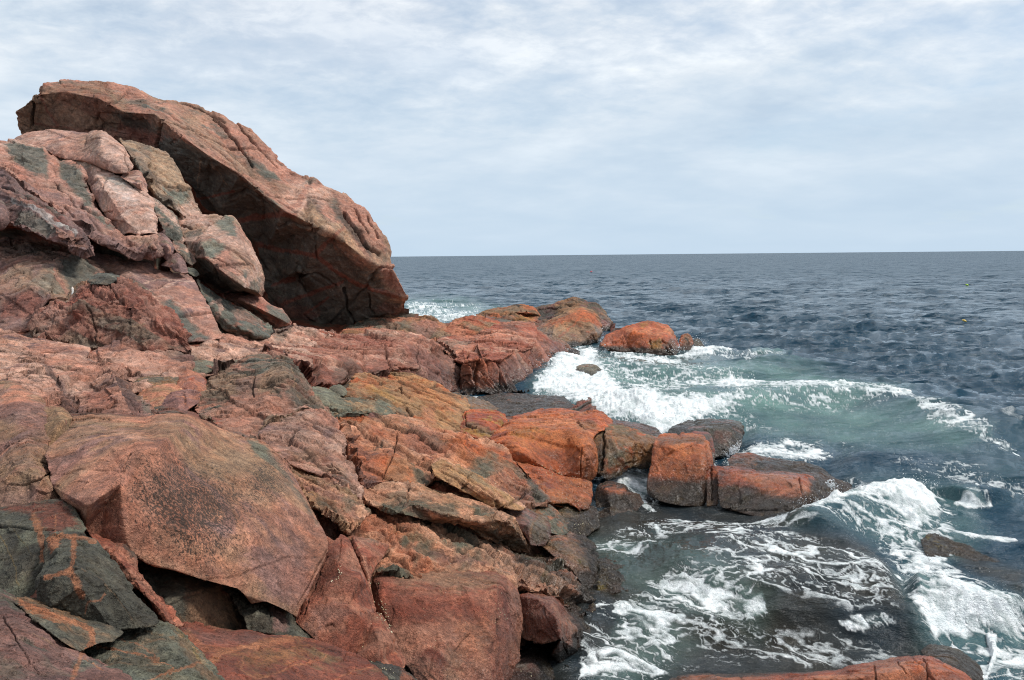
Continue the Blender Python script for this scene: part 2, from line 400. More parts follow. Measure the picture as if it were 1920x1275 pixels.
    h = hgt * s0 * rough
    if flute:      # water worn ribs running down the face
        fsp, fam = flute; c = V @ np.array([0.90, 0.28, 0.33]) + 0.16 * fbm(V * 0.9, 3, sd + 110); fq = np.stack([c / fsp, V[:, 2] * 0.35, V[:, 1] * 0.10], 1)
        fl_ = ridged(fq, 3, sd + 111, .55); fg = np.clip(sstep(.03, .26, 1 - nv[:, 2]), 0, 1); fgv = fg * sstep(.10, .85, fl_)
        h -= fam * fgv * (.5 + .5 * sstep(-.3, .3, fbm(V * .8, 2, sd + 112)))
    # joints: straight planes of fracture that run on through neighbouring stones
    pxm = V[:, 1] / F; jo = np.zeros(len(V)); wv = 0.10 * fbm(V * 0.9, 3, 770) + 0.03 * fbm(V * 4, 3, 771)
    if joints:
        for nj, spc, jd in ((( .80, -.10, .55), 0.95, 772), ((-.45, .35, .85), 1.25, 773), ((.35, .90, .25), 1.6, 774)):
            sc = spc * max(1.0, dist / 11); c = (V @ (np.array(nj) / np.linalg.norm(nj)) + wv) / sc; k = np.floor(c); off = _h01(_hash(k.astype(np.int64), k.astype(np.int64) * 0 + jd, k.astype(np.int64) * 0, 1)) * .7 + .15
            dl = np.abs(c - k - off) * sc / pxm; gate = sstep(-.05, .18, fbm(V / sc * .8 + jd, 3, jd))
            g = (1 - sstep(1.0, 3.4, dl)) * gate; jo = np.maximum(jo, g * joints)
            h += np.where(c - k > off, 1, -1) * gate * np.exp(-dl / 26) * 1.6 * pxm * joints
        h -= jo * 6.0 * pxm
    for c in cracks:
        X_, Y_, _d = parse(c[0]); wob = 2.5 * np.stack([fbm(q * 6, 3, sd + 50), fbm(q * 6, 3, sd + 51)], 1)
        dd = seg_dist(px + wob[:, 0] * 2, py + wob[:, 1] * 2, X_, Y_); w = c[1]
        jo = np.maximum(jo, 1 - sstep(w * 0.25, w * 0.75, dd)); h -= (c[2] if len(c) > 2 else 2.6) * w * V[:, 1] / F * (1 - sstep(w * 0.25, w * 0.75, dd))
    V = V + nv * h[:, None]
    # ---- colour of the stone, with shade painted into a few dark patches
    a, b, c3 = (PAL[pal[0]], PAL[pal[1]], PAL[pal[2]])
    k1 = sstep(-0.35, 0.35, fbm(q * 1.7 + warp * 0.6, 4, sd + 60)); k2 = sstep(0.10, 0.42, fbm(q * 2.6 + warp * 0.9 + 50, 5, sd + 61, 0.6))
    col = a[None] * (1 - k1)[:, None] + b[None] * k1[:, None]; col = col * (1 - k2)[:, None] + c3[None] * k2[:, None]
    if strata: 
        kk = sstep(0.2, 0.5, fbm(qs * 0.8, 4, sd + 62)) * 0.55; col = col * (1 - kk)[:, None] + (c3 * 0.8)[None] * kk[:, None]
    col *= (1 + 0.30 * fbm(q * 9, 4, sd + 63, 0.65))[:, None] * (1 + 0.35 * (f2 * 0.6 + f3 * 0.5))[:, None]
    if stp is not None:      # some beds are grey schist
        gp = {G2: .07, G4: .15, G1: .14, G6: .2, G3: .06}.get(group, 0); gm = (sstep(1 - gp - .03, 1 - gp + .03, stp) * sstep(-.2, .25, fbm(q * 2.0 + 21, 4, sd + 28)) * .85)[:, None]
        gc = (PAL['G'] * .6 + PAL['b'] * .5)[None] * (1 + .35 * fbm(q * 11, 3, sd + 29))[:, None]; col = col * (1 - gm) + gc * gm
    wpx = 7 * fbm(q * 5, 5, sd + 70, 0.68); wpy = 7 * fbm(q * 5, 5, sd + 71, 0.68); blot = fbm(q * 14, 4, sd + 72, 0.65)
    edge_n = fbm(q * 34, 3, sd + 74, .65) if patches else 0
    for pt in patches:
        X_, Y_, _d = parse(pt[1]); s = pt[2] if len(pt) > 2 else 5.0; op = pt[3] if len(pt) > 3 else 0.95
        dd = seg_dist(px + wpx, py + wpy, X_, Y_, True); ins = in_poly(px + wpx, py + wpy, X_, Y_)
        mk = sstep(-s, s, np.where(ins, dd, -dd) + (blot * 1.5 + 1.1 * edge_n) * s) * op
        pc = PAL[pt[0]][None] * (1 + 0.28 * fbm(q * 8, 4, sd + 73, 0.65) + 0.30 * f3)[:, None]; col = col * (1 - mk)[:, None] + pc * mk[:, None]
    for vn in veins:
        X_, Y_, _d = parse(vn[1]); w = vn[2]; dd = seg_dist(px + wpx * 0.8, py + wpy * 0.8, X_, Y_) * (1 + 0.55 * blot + .3 * f2)
        mk = (1 - sstep(w * 0.30, w * 0.65, dd)) * (vn[3] if len(vn) > 3 else 0.85) * (.85 + .25 * f3); pc = PAL[vn[0]][None] * (1 + 0.35 * blot)[:, None]
        col = col * (1 - mk)[:, None] + pc * mk[:, None]
    # fine dark veins of a second stone
    fv = ridged(q * 2.4 + warp * 0.7 + 30, 2, sd + 80); mk = sstep(0.86, 0.97, fv) * sstep(-0.1, 0.3, fbm(q * 1.5, 2, sd + 81)) * 0.45
    col = col * (1 - mk)[:, None] + (c3 * 1.1)[None] * mk[:, None]
    # weed and wet stone by the height above the sea
    z = V[:, 2]; tide = z + 0.10 * fbm(V * 1.7, 4, 7) + 0.05 * fbm(V * 7, 3, 8)
    alg = 1 - sstep(0.11, 0.25, tide); wetm = np.maximum(1 - sstep(0.25, 1.05, tide), wet)
    kc = (PAL['k'] * 0.75)[None] * (1 + 0.5 * fbm(V * 9, 3, 9))[:, None] + np.array([0.012, 0.009, 0.0])[None] * sstep(0.1, 0.4, fbm(V * 5, 3, 12))[:, None]
    col = col * (1 - 0.36 * wetm)[:, None]; col = col * (1 - 0.93 * alg)[:, None] + kc * (0.93 * alg)[:, None]
    for ms in mossy:
        X_, Y_, _d = parse(ms); dd = seg_dist(px, py, X_, Y_, True); ins = in_poly(px, py, X_, Y_)
        mk = sstep(0.0, 0.35, blot) * sstep(-3, 8, np.where(ins, dd, -dd)); col = col * (1 - mk)[:, None] + np.array(srgb(92, 84, 24))[None] * mk[:, None]
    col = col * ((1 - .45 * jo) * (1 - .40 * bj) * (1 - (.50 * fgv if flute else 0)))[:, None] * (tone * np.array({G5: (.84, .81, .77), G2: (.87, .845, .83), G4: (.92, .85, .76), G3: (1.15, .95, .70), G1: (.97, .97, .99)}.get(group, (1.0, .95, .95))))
    ds_ = {G1: .24, G2: .18, G5: .10, None: .20}.get(group, 0); col = col * (1 - ds_) + (col @ np.array([.3, .55, .15]))[:, None] * ds_
    lic = np.zeros(len(V))
    if lichen:
        for X0, Y0, rx, ry, an, sg in lichen:
            ca, sa = math.cos(R_(an)), math.sin(R_(an)); u = ((px - X0) * ca + (py - Y0) * sa) / rx; v = (-(px - X0) * sa + (py - Y0) * ca) / ry
            lic = np.maximum(lic, sg * np.exp(-(u * u + v * v)) * (1 + 0.5 * fbm(q * 4, 3, sd + 90)))
    org = np.array([V[:, 0].mean(), V[:, 1].mean(), V[:, 2].min()])
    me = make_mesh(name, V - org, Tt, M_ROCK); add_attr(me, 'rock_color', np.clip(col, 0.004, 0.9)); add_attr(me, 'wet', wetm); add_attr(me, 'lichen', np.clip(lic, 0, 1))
    o = link(name, me); o.location = org; tag(o, label, cat or dict(flat_rock='rock', rock_ledge='ledge').get(name, name), group, 'thing')
    fr = A[:, 0] > 0.8; GROUND_PTS.append(V[fr][::29])
    for sp in specks: add_specks(o, org, V[fr], px[fr], py[fr], nv[fr], sp)
    return o
M_SHELL = bpy.data.materials.new('pale shell'); M_SHELL.use_nodes = True
def _shell():
    t = M_SHELL.node_tree; b = t.nodes['Principled BSDF']; g = N(t, 'ShaderNodeNewGeometry')
    t.links.new(ramp(t, noise_node(t, g.outputs['Position'], 40, 2), [(0.35, srgb(176, 158, 112)), (0.65, srgb(222, 212, 184))]), b.inputs['Base Color']); b.inputs['Roughness'].default_value = 0.5
_shell()
_ico = None
def ico():
    t = (1 + 5 ** 0.5) / 2
    V = np.array([(-1, t, 0), (1, t, 0), (-1, -t, 0), (1, -t, 0), (0, -1, t), (0, 1, t), (0, -1, -t), (0, 1, -t), (t, 0, -1), (t, 0, 1), (-t, 0, -1), (-t, 0, 1)]) / math.hypot(1, t)
    T = np.array([(0, 11, 5), (0, 5, 1), (0, 1, 7), (0, 7, 10), (0, 10, 11), (1, 5, 9), (5, 11, 4), (11, 10, 2), (10, 7, 6), (7, 1, 8), (3, 9, 4), (3, 4, 2), (3, 2, 6), (3, 6, 8), (3, 8, 9), (4, 9, 5), (2, 4, 11), (6, 2, 10), (8, 6, 7), (9, 8, 1)])
    return V, T
def add_specks(o, org, V, px, py, nv, sp):
    line, spread, count, size = sp; X, Y, _d = parse(line); rng = np.random.default_rng(len(V) % 1000 + count)
    L = np.concatenate([[0], np.cumsum(np.hypot(np.diff(X), np.diff(Y)))]); s = rng.random(count) * L[-1]
    sx = np.interp(s, L, X) + rng.normal(0, spread, count); sy = np.interp(s, L, Y) + rng.normal(0, spread, count)
    iv, it = ico(); VV, TT = [], []
    for k in range(count):
        j = np.argmin((px - sx[k]) ** 2 + (py - sy[k]) ** 2)
        if abs(px[j] - sx[k]) + abs(py[j] - sy[k]) > 6: continue
        r = size * V[j, 1] / F * rng.uniform(0.5, 1.2); TT.append(it + 12 * len(VV)); VV.append(iv * r * rng.uniform(0.7, 1.3, 3) + V[j] + nv[j] * r * 0.4 - org)
    if VV:
        c = link('snail_shells', make_mesh('snail_shells', np.concatenate(VV), np.concatenate(TT), M_SHELL), o); c['kind'] = 'stuff'
# ------------------------------------------------------------------ the rocks, far to near
G1, G2, G3, G4, G5, G6 = 'boulders heaped against the cliff', 'pink ledges of the middle shore', 'rocks standing in the surf', 'layered rocks of the shore slope', 'boulders in the foreground', 'rocks of the far point'
# --- the cliff
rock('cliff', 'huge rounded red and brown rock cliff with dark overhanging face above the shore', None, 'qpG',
  '29,211,30 46,196,29.6 67,178,29.5 77,159,30 110,152,30.6 137,150,31 187,154,31.5 250,163,32.2 308,188,33 333,190,33.4 367,197,33.6 400,209,33.6 442,231,33.5 471,242,33.5 500,270,33.4 542,315,33 556,328,32.8 587,332,33.2 608,349,33 650,367,32.8 675,384,32.4 700,405,32 721,438,31.6 733,472,31.4 729,484,31.2 738,508,31 750,530,31 766,559,31 757,575,31.6 750,588,32 708,592,32.3 683,599,32.6 642,622,32.9 560,612,32.9 500,600,32.8 400,560,32.4 300,460,32 200,380,31.6 100,310,31.4 38,250,30.6',
  ridges=['67,178,29.5 66,230,30.2 60,270,30.8', '77,159,30 120,172,29.7 187,185,29.2 232,210,29 290,214,28.8 346,259,28.6 396,295,28.8 450,326,29 492,363,29 533,395,28.8 554,405,29 604,430,29.2 625,436,29.5 683,484,29.9 708,497,30.3 729,484,31.2', '187,154,31.5 232,210,29',
    '232,210,29 215,250,30.4 250,330,32', '346,259,28.6 352,330,30.6 400,420,31.6', '450,326,29 480,390,31 500,470,32', '533,395,28.8 545,440,30.9 560,520,31.9 600,600,32.8', '625,436,29.5 620,500,31.1 650,560,31.9 683,599,32.6', '683,484,29.9 690,540,31.3 766,559,31', '708,497,30.3 720,540,31.3', '520,535,32 545,515,31.2 570,505,30.8 600,540,31.8 640,530,31.7', '570,505,30.8 575,560,32 570,600,32.6',
    '620,350,32.4 650,400,31.4 695,462,30.6 729,484,31.2', '600,352,32.5 640,415,30.9 680,478,30.2', '335,192,33.2 400,245,32.3 470,330,31.2 545,380,30.4', '400,212,33.3 450,262,32.4 500,320,31.8'],
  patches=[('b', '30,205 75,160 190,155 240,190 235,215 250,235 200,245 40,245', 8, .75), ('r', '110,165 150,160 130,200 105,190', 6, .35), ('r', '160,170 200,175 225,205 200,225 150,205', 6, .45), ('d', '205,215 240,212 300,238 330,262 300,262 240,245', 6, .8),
    ('r', '225,240 300,250 345,258 352,275 330,272 260,270', 6, .8), ('D', '300,255 346,262 450,330 530,398 552,410 610,440 640,470 690,500 712,510 730,560 755,575 745,590 640,625 480,605 380,540 330,420 280,300', 8, .93), ('q', '352,262 400,260 470,320 540,390 480,352 420,310', 8, .5),  # the large grey patch paints the overhang's shade onto the face
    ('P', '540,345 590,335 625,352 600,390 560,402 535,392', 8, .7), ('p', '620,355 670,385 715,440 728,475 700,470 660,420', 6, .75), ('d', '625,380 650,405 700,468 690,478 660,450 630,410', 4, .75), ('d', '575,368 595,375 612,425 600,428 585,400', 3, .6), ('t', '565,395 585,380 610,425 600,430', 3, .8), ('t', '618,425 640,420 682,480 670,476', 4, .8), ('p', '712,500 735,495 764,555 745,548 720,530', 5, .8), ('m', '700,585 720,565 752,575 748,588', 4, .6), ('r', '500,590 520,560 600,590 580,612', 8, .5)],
  veins=[('r', '364,373 400,368 438,361', 5), ('r', '446,416 500,404 554,403', 10), ('p', '533,395 560,385 575,350 600,345', 12), ('r', '475,458 520,468 590,480 620,500 660,525 700,545 745,555', 9), ('r', '590,480 620,450 640,430', 7, .7), ('r', '510,535 550,525', 6), ('r', '530,570 600,545 640,530', 7), ('r', '570,590 600,570 615,560', 5), ('p', '345,262 400,290 452,326 500,360 540,390', 8, .7), ('r', '70,170 90,210 108,235', 5, .8), ('r', '60,232 130,240', 4, .7), ('t', '375,300 372,350', 2, .7), ('t', '395,310 420,350', 2, .5)],
  cracks=[('581,410 592,450 594,490', 2.5), ('645,540 650,580 668,612', 4), ('690,550 692,580 702,590', 3), ('335,192 365,200 400,215 420,232', 4), ('400,222 440,262 475,310', 4), ('420,215 470,260 520,318', 3), ('60,160 64,200 60,235', 4), ('690,405 708,448', 3), ('665,390 690,440', 3), ('645,400 690,465 712,478', 7), ('560,520 590,512 632,535', 4)], rough=.5, chip=1.3, strata=(-48, .6, 3.2), T=6, grow=0, tone=1.0, joints=.8)
# --- pile at the left
rock('boulder', 'rounded dusky pink boulder resting at the top of the left heap', G1, 'pPm', '15,267,25.4 28,252 52,242,25.6 98,239,25.8 131,242 164,248,25.4 188,241,24.8 203,246 219,259,24.4 238,283,23.8 250,300 257,314,23 237,329,22.4 219,327,22.6 190,316,23 175,308 153,303,23.6 114,301 96,292,24 74,277 40,274,24.6',
  ridges=['188,241,24.8 190,262,23.4 188,286,22.7 200,305,22.6 237,329,22.4', '98,239,25.8 110,262,24.4 125,290,23.8', '219,259,24.4 230,290,22.9 237,329,22.4'], patches=[('P', '195,250 220,265 250,310 230,325 195,290', 8, .5), ('q', '155,255 185,245 180,290 150,280', 10, .6)], cracks=[('235,285 236,300 240,320', 2)], rough=.5, chip=.5, rnd=30)
rock('flat_rock', 'long grey and tan slab leaning on the dark cliff face', G1, 'Gqt', '221,259,26.6 252,265,27 280,275,27 313,288,26.8 324,301,26.4 350,342,25.6 361,369,25 379,402,24.3 372,416,23.8 345,418,23.4 335,406,23.4 312,384,23.4 295,370,23.4 278,340,23.6 263,322,23.8 252,300,24.4 239,281,25.2',
  ridges=['252,265,27 275,310,24.6 300,345,23.9 340,400,23.3', '280,275,27 290,320,24.9 345,390,23.7'], patches=[('t', '284,278 313,288 326,303 350,342 356,360 335,352 310,342 290,320 280,308', 4), ('P', '330,390 360,372 380,402 360,415 338,408', 6, .8), ('b', '295,335 330,350 350,355 340,362 310,350', 4, .7), ('g', '310,350 352,358 355,378 330,380 315,365', 6)], cracks=[('281,310 300,335 325,350 350,357', 3), ('268,325 300,370 330,405', 4), ('300,345 320,372', 2)], rough=.7, strata=(-58, 1.0, 4))
rock('stone', 'small pink wedge stone lodged under the rounded top boulder', G1, 'pPm', '230,326,23.2 257,319,23.4 264,323,23.3 271,336,23 279,362,22.5 266,357,22.2 241,340,22.3 228,332,22.6', ridges=['257,319,23.4 262,345,22.1 266,357,22.2'], rough=.7)
rock('flat_rock', 'pale pink tilted slab with a flat broken lower edge in the heap', G1, 'PpP', '142,303,24 166,303,23.8 186,314,23.4 203,322,23.2 223,331,23 252,347,22.6 280,367,22.2 291,382,21.8 289,395,21.4 296,410,21 297,439,20.5 280,436,20.4 263,439,20.4 241,435,20.5 230,440,20.6 217,426,21 200,408,21.4 188,391,21.8 168,351,22.6 153,316,23.4',
  ridges=['166,303,23.8 200,360,21.7 232,410,20.6 241,435,20.5', '223,331,23 270,385,21.2 296,410,21'], patches=[('w', '195,325 230,335 260,380 230,385 205,350', 12, .35), ('m', '150,315 168,320 192,370 185,388 168,351', 5, .7), ('r', '190,400 215,410 230,435 217,428', 4, .6)], cracks=[('189,400 210,396', 2), ('240,340 262,360 280,372', 2)], rough=.45)
rock('flat_rock', 'long sloping slab with grey schist top and pink lower flank', G1, 'pmP', '-60,274,24 0,261,24 35,262,24.2 77,273,24.4 94,288,24.2 114,302,24 142,304,23.6 153,316,23 168,351,22.2 186,388,21.4 193,400,21.2 219,430,20.6 232,442,20.4 270,446,20.2 293,444,20 308,476,19.6 285,486,19.2 258,481,19 219,471,19 186,457,19 168,446,19.2 153,431,19.4 131,414,19.6 98,390,19.8 72,373,20 44,357,20.2 17,326,20.8 0,312,21.2 -60,290,22',
  ridges=['0,261,24 60,330,21.6 110,380,20.4 170,430,19.5 219,460,18.8', '77,273,24.4 120,345,21.8 170,400,20.6 232,442,20.4', '258,481,19 285,460,18.9 293,444,20'],
  patches=[('G', '3,268 40,268 80,276 90,300 92,330 70,325 40,312 20,290', 4), ('G', '108,300 142,306 155,330 170,360 180,385 168,380 140,360 115,330 110,315', 4), ('p', '88,298 108,310 115,345 95,335', 5), ('r', '0,288 40,310 80,345 60,350 20,325', 8, .4), ('M', '180,430 250,455 300,480 250,478 190,455', 10, .5), ('q', '240,440 292,445 285,465 262,460', 6, .6), ('G', '160,382 190,400 215,428 200,425', 4)],
  cracks=[('45,350 90,372 120,398 145,425 165,447', 4), ('100,340 140,375 180,415 215,450', 3), ('155,378 172,392 188,400', 6, 3), ('122,388 145,408', 3)], rough=.8, strata=(-40, .9, 4))
rock('flat_rock', 'overhanging mauve and grey slab above the dark hollow at left', G1, 'MmG', '-60,300,21 0,313,20.6 17,327,20.3 44,358,19.8 72,373,19.4 98,390,19.2 131,414,18.9 153,431,18.6 163,446,18.4 175,461,18 176,470,17.8 160,477,17.7 135,468,17.6 109,457,17.6 88,449,17.7 61,434,17.8 35,428,18 22,420,18.4 -60,420,18.6',
  ridges=['0,313,20.6 40,375,18.8 90,415,18 140,445,17.6', '88,449,17.7 110,430,17.6 153,431,18.6'], patches=[('G', '27,393 60,395 95,415 110,435 90,443 60,430 28,420', 5, .8), ('p', '105,425 150,440 175,465 160,475 110,452', 6, .7), ('R', '50,365 100,395 130,420 100,410 60,390', 6, .6)], veins=[('w', '20,375 60,390 105,415 142,432', 6, .6), ('p', '0,352 40,375 100,402', 6, .6)], cracks=[('0,350 40,362 90,390 130,425 150,445', 3), ('110,445 135,450 155,452', 3)], rough=.9, strata=(-32, .9, 5))
rock('boulder', 'small rounded mauve boulder at the left edge below the slabs', G1, 'mMp', '-40,365,18.8 0,371,18.6 13,378 24,413,18.2 20,428,18 0,440,17.9 -40,452,17.8', ridges=['0,371,18.6 2,405,17.6 0,440,17.9'], rough=.5, rnd=20)
rock('stone', 'smooth reddish block tucked under the slab, first right of it', G1, 'mMp', '293,438,20.8 303,436,21 311,442,20.8 322,455,20.4 328,466,20 322,480,19.7 313,490,19.6 305,482,19.6 298,460,19.9', ridges=['303,436,21 314,462,19.5 313,490,19.6'], rough=.5)
rock('stone', 'angular plum red stone with pointed base at the right of the slab', G1, 'mMr', '313,490,20 320,479 332,473,20.4 341,481 348,492,20 354,512,19.5 340,512,19.3 328,510,19.3 318,500,19.5 300,498,19.8', ridges=['332,473,20.4 334,495,19.4 328,510,19.3'], rough=.6)
rock('stone', 'speckled pink grey stone touching the two tone block', G1, 'pGP', '322,450,21.6 336,452 350,462,21.6 362,477,21.2 369,490,20.8 360,497,20.6 349,492,20.5 337,478,20.6 326,466,20.9', ridges=['322,450,21.6 345,475,20.6 360,497,20.6'], patches=[('d', '335,478 350,492 362,496 352,480', 4, .7)], rough=1)
rock('stone', 'little grey sliver stone below the speckled one', G1, 'Ggd', '349,500,20.6 360,502 371,508,20.6 375,515,20.4 366,519,20.3 354,513,20.2', rough=.8)
rock('flat_rock', 'narrow grey schist wedge with pink rim beside the pale slab', G1, 'GgP', '279,366,23 292,372,23 311,389,23 325,400,22.8 335,413,22.6 337,428,22.2 346,452,21.8 342,460,21.6 324,450,21.6 308,440,21.6 300,420,21.7 293,400,22', ridges=['292,372,23 318,415,21.9 340,452,21.6'], patches=[('P', '280,366 311,388 335,412 336,425 315,405 295,385', 4), ('m', '295,412 308,430 310,440 297,437', 3)], rough=.9, strata=(-55, .9, 5))
rock('boulder', 'big two tone block with pink vein across grey stone, undercut below', G1, 'qpP', '333,408,23.6 352,405 377,404,24 405,403 436,404,24 444,414 451,426,23.6 473,461,23 484,489,22.4 490,505 494,520,22 493,546,21.6 490,555,21.6 470,548,21.6 458,543,21.5 430,545,21.9 418,548,22.2 398,551,22.4 366,520,22.2 362,500,21.6 366,485,21 352,465,21.4 346,450,21.8 338,430,22.6',
  ridges=['366,485,21 385,482,20.4 408,503,20 431,520,19.8 460,540,19.9 478,545,20.6 490,555,21.6', '366,520,22.2 398,532,21.9 430,545,21.9', '385,482,20.4 378,455,20.9 382,430,22', '436,404,24 447,440,21.9 470,500,20.9 478,545,20.6'],
  patches=[('g', '403,415 425,405 437,410 443,432 446,446 420,436 405,425', 4), ('g', '375,455 400,448 425,463 415,475 400,480 390,485 380,470', 4), ('G', '345,440 378,430 385,445 350,452', 4, .8), ('d', '352,455 375,458 388,475 366,482', 6, .8), ('d', '366,490 385,486 430,522 462,543 420,548 385,530', 5, .9), ('G', '470,530 490,520 494,550 475,545', 5, .8), ('G', '458,505 466,512 460,525 456,515', 3)],  # dark patch along the lower edge is the undercut's shade, painted in
  veins=[('P', '345,410 380,410 395,430 420,445 455,463 475,478', 18), ('P', '482,488 475,515 462,538', 10), ('P', '350,450 375,445 395,435', 9), ('r', '366,485 388,483', 5)], cracks=[('338,422 360,428 382,420 392,418', 4), ('400,480 440,500 460,520', 2)], rough=.55, strata=(-35, .5, 5), T=3)
rock('stone', 'pink wedge stone with dark underside below the two tone block', G1, 'prG', '418,551,22.6 434,546 453,546,22.8 470,548 486,551,22.8 497,566,22.4 512,575,22.6 528,579,22.8 545,601,22.4 548,610,22.2 536,612,22 519,616,21.8 497,598,21.6 475,587 453,575,21.6 423,562,22', ridges=['418,551,22.6 453,562,21.2 490,580,21 530,600,21.4 548,610,22.2'], patches=[('G', '500,572 530,582 546,602 535,608 505,590', 5), ('d', '430,566 455,572 500,595 520,614 505,606 460,582', 4, .8), ('r', '425,552 455,552 470,565 440,562', 5, .6)], rough=.8)
rock('boulder', 'rounded grey banded boulder with pink streaks at the foot of the heap', G1, 'Ggp', '366,520,20.4 383,537,20.6 405,552,20.8 431,568,21 466,582,21 497,600,20.8 512,612 519,621,20.2 506,634,19.6 482,637,19.4 453,631,19.2 418,624,19 396,590,19.2 378,550,19.6', ridges=['383,537,20.6 420,590,19 460,620,18.9 506,634,19.6'], patches=[('p', '440,575 490,600 470,605 440,590', 6, .5)], veins=[('P', '396,570 412,562 415,580 402,605', 6), ('p', '440,590 480,610', 4, .6)], rough=.8, strata=(-25, .9, 5), rnd=12)
rock('boulder', 'broad smooth red slab face with thin pale veins in the heap', G1, 'mpM', '150,483,20 168,474,20.2 210,480,20.4 241,490,20.3 262,489 281,492,20.2 291,505,20 320,510 350,514,19.9 361,518,19.8 381,558,18.8 400,593,18 419,632,17.2 394,638,16.9 359,640,16.8 330,640,16.8 262,600,17.4 200,540,18.4',
  ridges=['210,480,20.4 245,510,18.9 290,560,17.8 359,640,16.8', '291,505,20 330,540,18.6 400,593,18'], patches=[('G', '308,565 325,560 355,600 390,635 359,640 330,610', 5), ('P', '192,500 215,482 245,495 262,520 235,520', 6, .5), ('m', '155,483 185,478 195,495 180,500', 5, .6)], veins=[('P', '270,530 300,522 345,530 362,528', 3, .8), ('P', '265,545 300,540 330,530', 3, .7), ('P', '290,555 320,555 345,575 360,600', 3, .7), ('P', '362,575 400,578', 2, .6)], rough=.4)
rock('boulder', 'broad brownish red rock with grey panel under the dark hollow', G1, 'pqm', '-60,430,21 0,445,20.6 50,450,20.4 88,458,20.2 130,470,20 160,480,19.8 192,503,19 197,514,18.6 171,525,18 140,546,17 129,564,16.4 103,560,16.2 83,580,16 55,622,15.4 0,624,15.2 -60,620,15.2',
  ridges=['-60,500,18.6 0,490,18.4 60,478,18.4 120,482,18.4 192,503,19', '-60,560,16.2 20,552,16 57,536,16 93,560,15.8 60,600,15.4'], patches=[('G', '110,485 155,483 192,508 165,528 138,545 122,515', 5), ('d', '0,455 80,465 150,482 110,488 40,478 0,480', 8, .7), ('r', '0,560 20,550 57,538 93,562 60,590 0,598', 5, .7), ('m', '0,548 50,540 20,552 0,562', 4, .7), ('g', '60,520 100,502 128,540 110,550 85,545', 8, .6)], veins=[('p', '103,500 118,525 130,545', 7, .9), ('r', '0,500 50,485 100,490', 8, .5)], rough=.7, strata=(-20, .5, 4))  # dark strip along the top paints the shade of the slab above
rock('stone', 'flat dark grey stone lying on top of the rough red boulder', G1, 'Gdg', '163,527,16.4 170,519 182,514,16.8 197,512,16.9 215,516 227,517,16.7 235,522,16.4 224,527,16.1 201,534,15.8 182,532,15.8 168,533,16', ridges=['170,519,16.5 200,520,16 235,522,16.4'], rough=.9)
rock('pebble', 'white pointed pebble wedged in the cleft beside grey panel', G1, 'www', '132,536,16 136,534 141,539,16 142,544 137,553,15.8 133,558,15.7 132,548', rough=.3, rnd=6)
rock('pebble', 'tiny round tan pebble in the cleft below the white one', G1, 'qqq', '121,566,15.6 124,562,15.7 130,562,15.7 133,566,15.6 128,570,15.5 122,569,15.5', rough=.3, rnd=6)
rock('boulder', 'very rough rusty red boulder with jagged broken face', G1, 'rpR', '52,621,14.8 58,610 63,597,15.2 83,573,15.6 103,559,15.8 122,566,15.7 136,553,15.9 149,538,16.1 166,530 182,531,16.1 190,529,16.1 201,534,16 217,527 232,525,16.1 245,528 258,533,16 284,557,15.7 311,576,15.5 328,595,15.2 350,617,14.9 359,641,14.6 359,662,14.3 306,661,14.3 262,655,14.3 214,656,14.3 175,655,14.3 109,646,14.3 66,639,14.4',
  ridges=['83,573,15.6 110,590,15 160,590,14.8 230,560,15 258,533,16', '160,590,14.8 180,655,14.3', '230,560,15 290,600,14.6 359,641,14.6', '122,566,15.7 150,575,14.9 160,590,14.8', '149,538,16.1 165,560,15.1 200,565,14.9'], patches=[('P', '63,600 100,562 120,570 135,590 110,610 75,620', 10, .35)], veins=[('t', '246,622 258,612 270,608', 4, .8)], cracks=[('160,570 172,590 178,640', 3), ('237,570 248,610', 3), ('205,533 215,550 225,560', 3)], rough=1.7, strata=(-50, 1.2, 6))
# --- far point and headland
rock('rock_ledge', 'low layered ledge running out from under the dark cliff', G6, 'pbG', '630,628,31.5 657,607,33 682,596,33 716,592,33.2 744,594,33.4 781,597,33.4 809,596,33.2 826,606,32.4 837,613,32 834,627,30.4 820,634 809,638,29.4 770,640 733,634,28 690,634 640,640,27', ridges=['682,596,33 720,605,31.4 790,610,31 826,606,32.4', '657,607,33 700,618,30 760,615,30.2 809,625,30.2'], patches=[('G', '700,605 760,600 770,615 710,618', 5, .7), ('m', '775,600 815,600 830,612 800,632 770,615', 6, .6)], rough=.9, strata=(-8, 1.2, 5))
rock('rock_ledge', 'rust brown ledge between the cliff ledge and the fluted headland', G6, 'brp', '834,617,31.5 854,600,32.6 882,595,33 907,597,33 924,602,32.8 938,606,32.4 944,618,31.6 925,628 910,634,30 870,640 838,634,30', ridges=['854,600,32.6 880,610,31 938,606,32.4', '870,622,30.6 910,616,30.8'], patches=[('p', '840,618 880,610 875,628 845,630', 6, .7)], rough=.9, strata=(-10, 1.2, 5))
rock('rock_ledge', 'low orange brown slab with black cracks on the far point', G6, 'obk', '893,590,42 910,584,43 938,581,43.6 955,577 972,574,44 997,577,43.6 1006,582 1012,592,42.6 1006,600,41.6 989,605,40.6 950,608 921,608,40 908,598,40.8', ridges=['910,584,43 950,592,41 1000,588,41.8', '938,581,43.6 960,585,41.8 1012,592,42.6'], patches=[('d', '915,600 940,592 965,595 950,605 925,606', 4, .8), ('y', '965,595 1000,592 1000,602 970,604', 4, .6)], cracks=[('912,597 945,588 990,590', 3), ('940,596 985,600', 3)], rough=.8, strata=(-6, .9, 4))
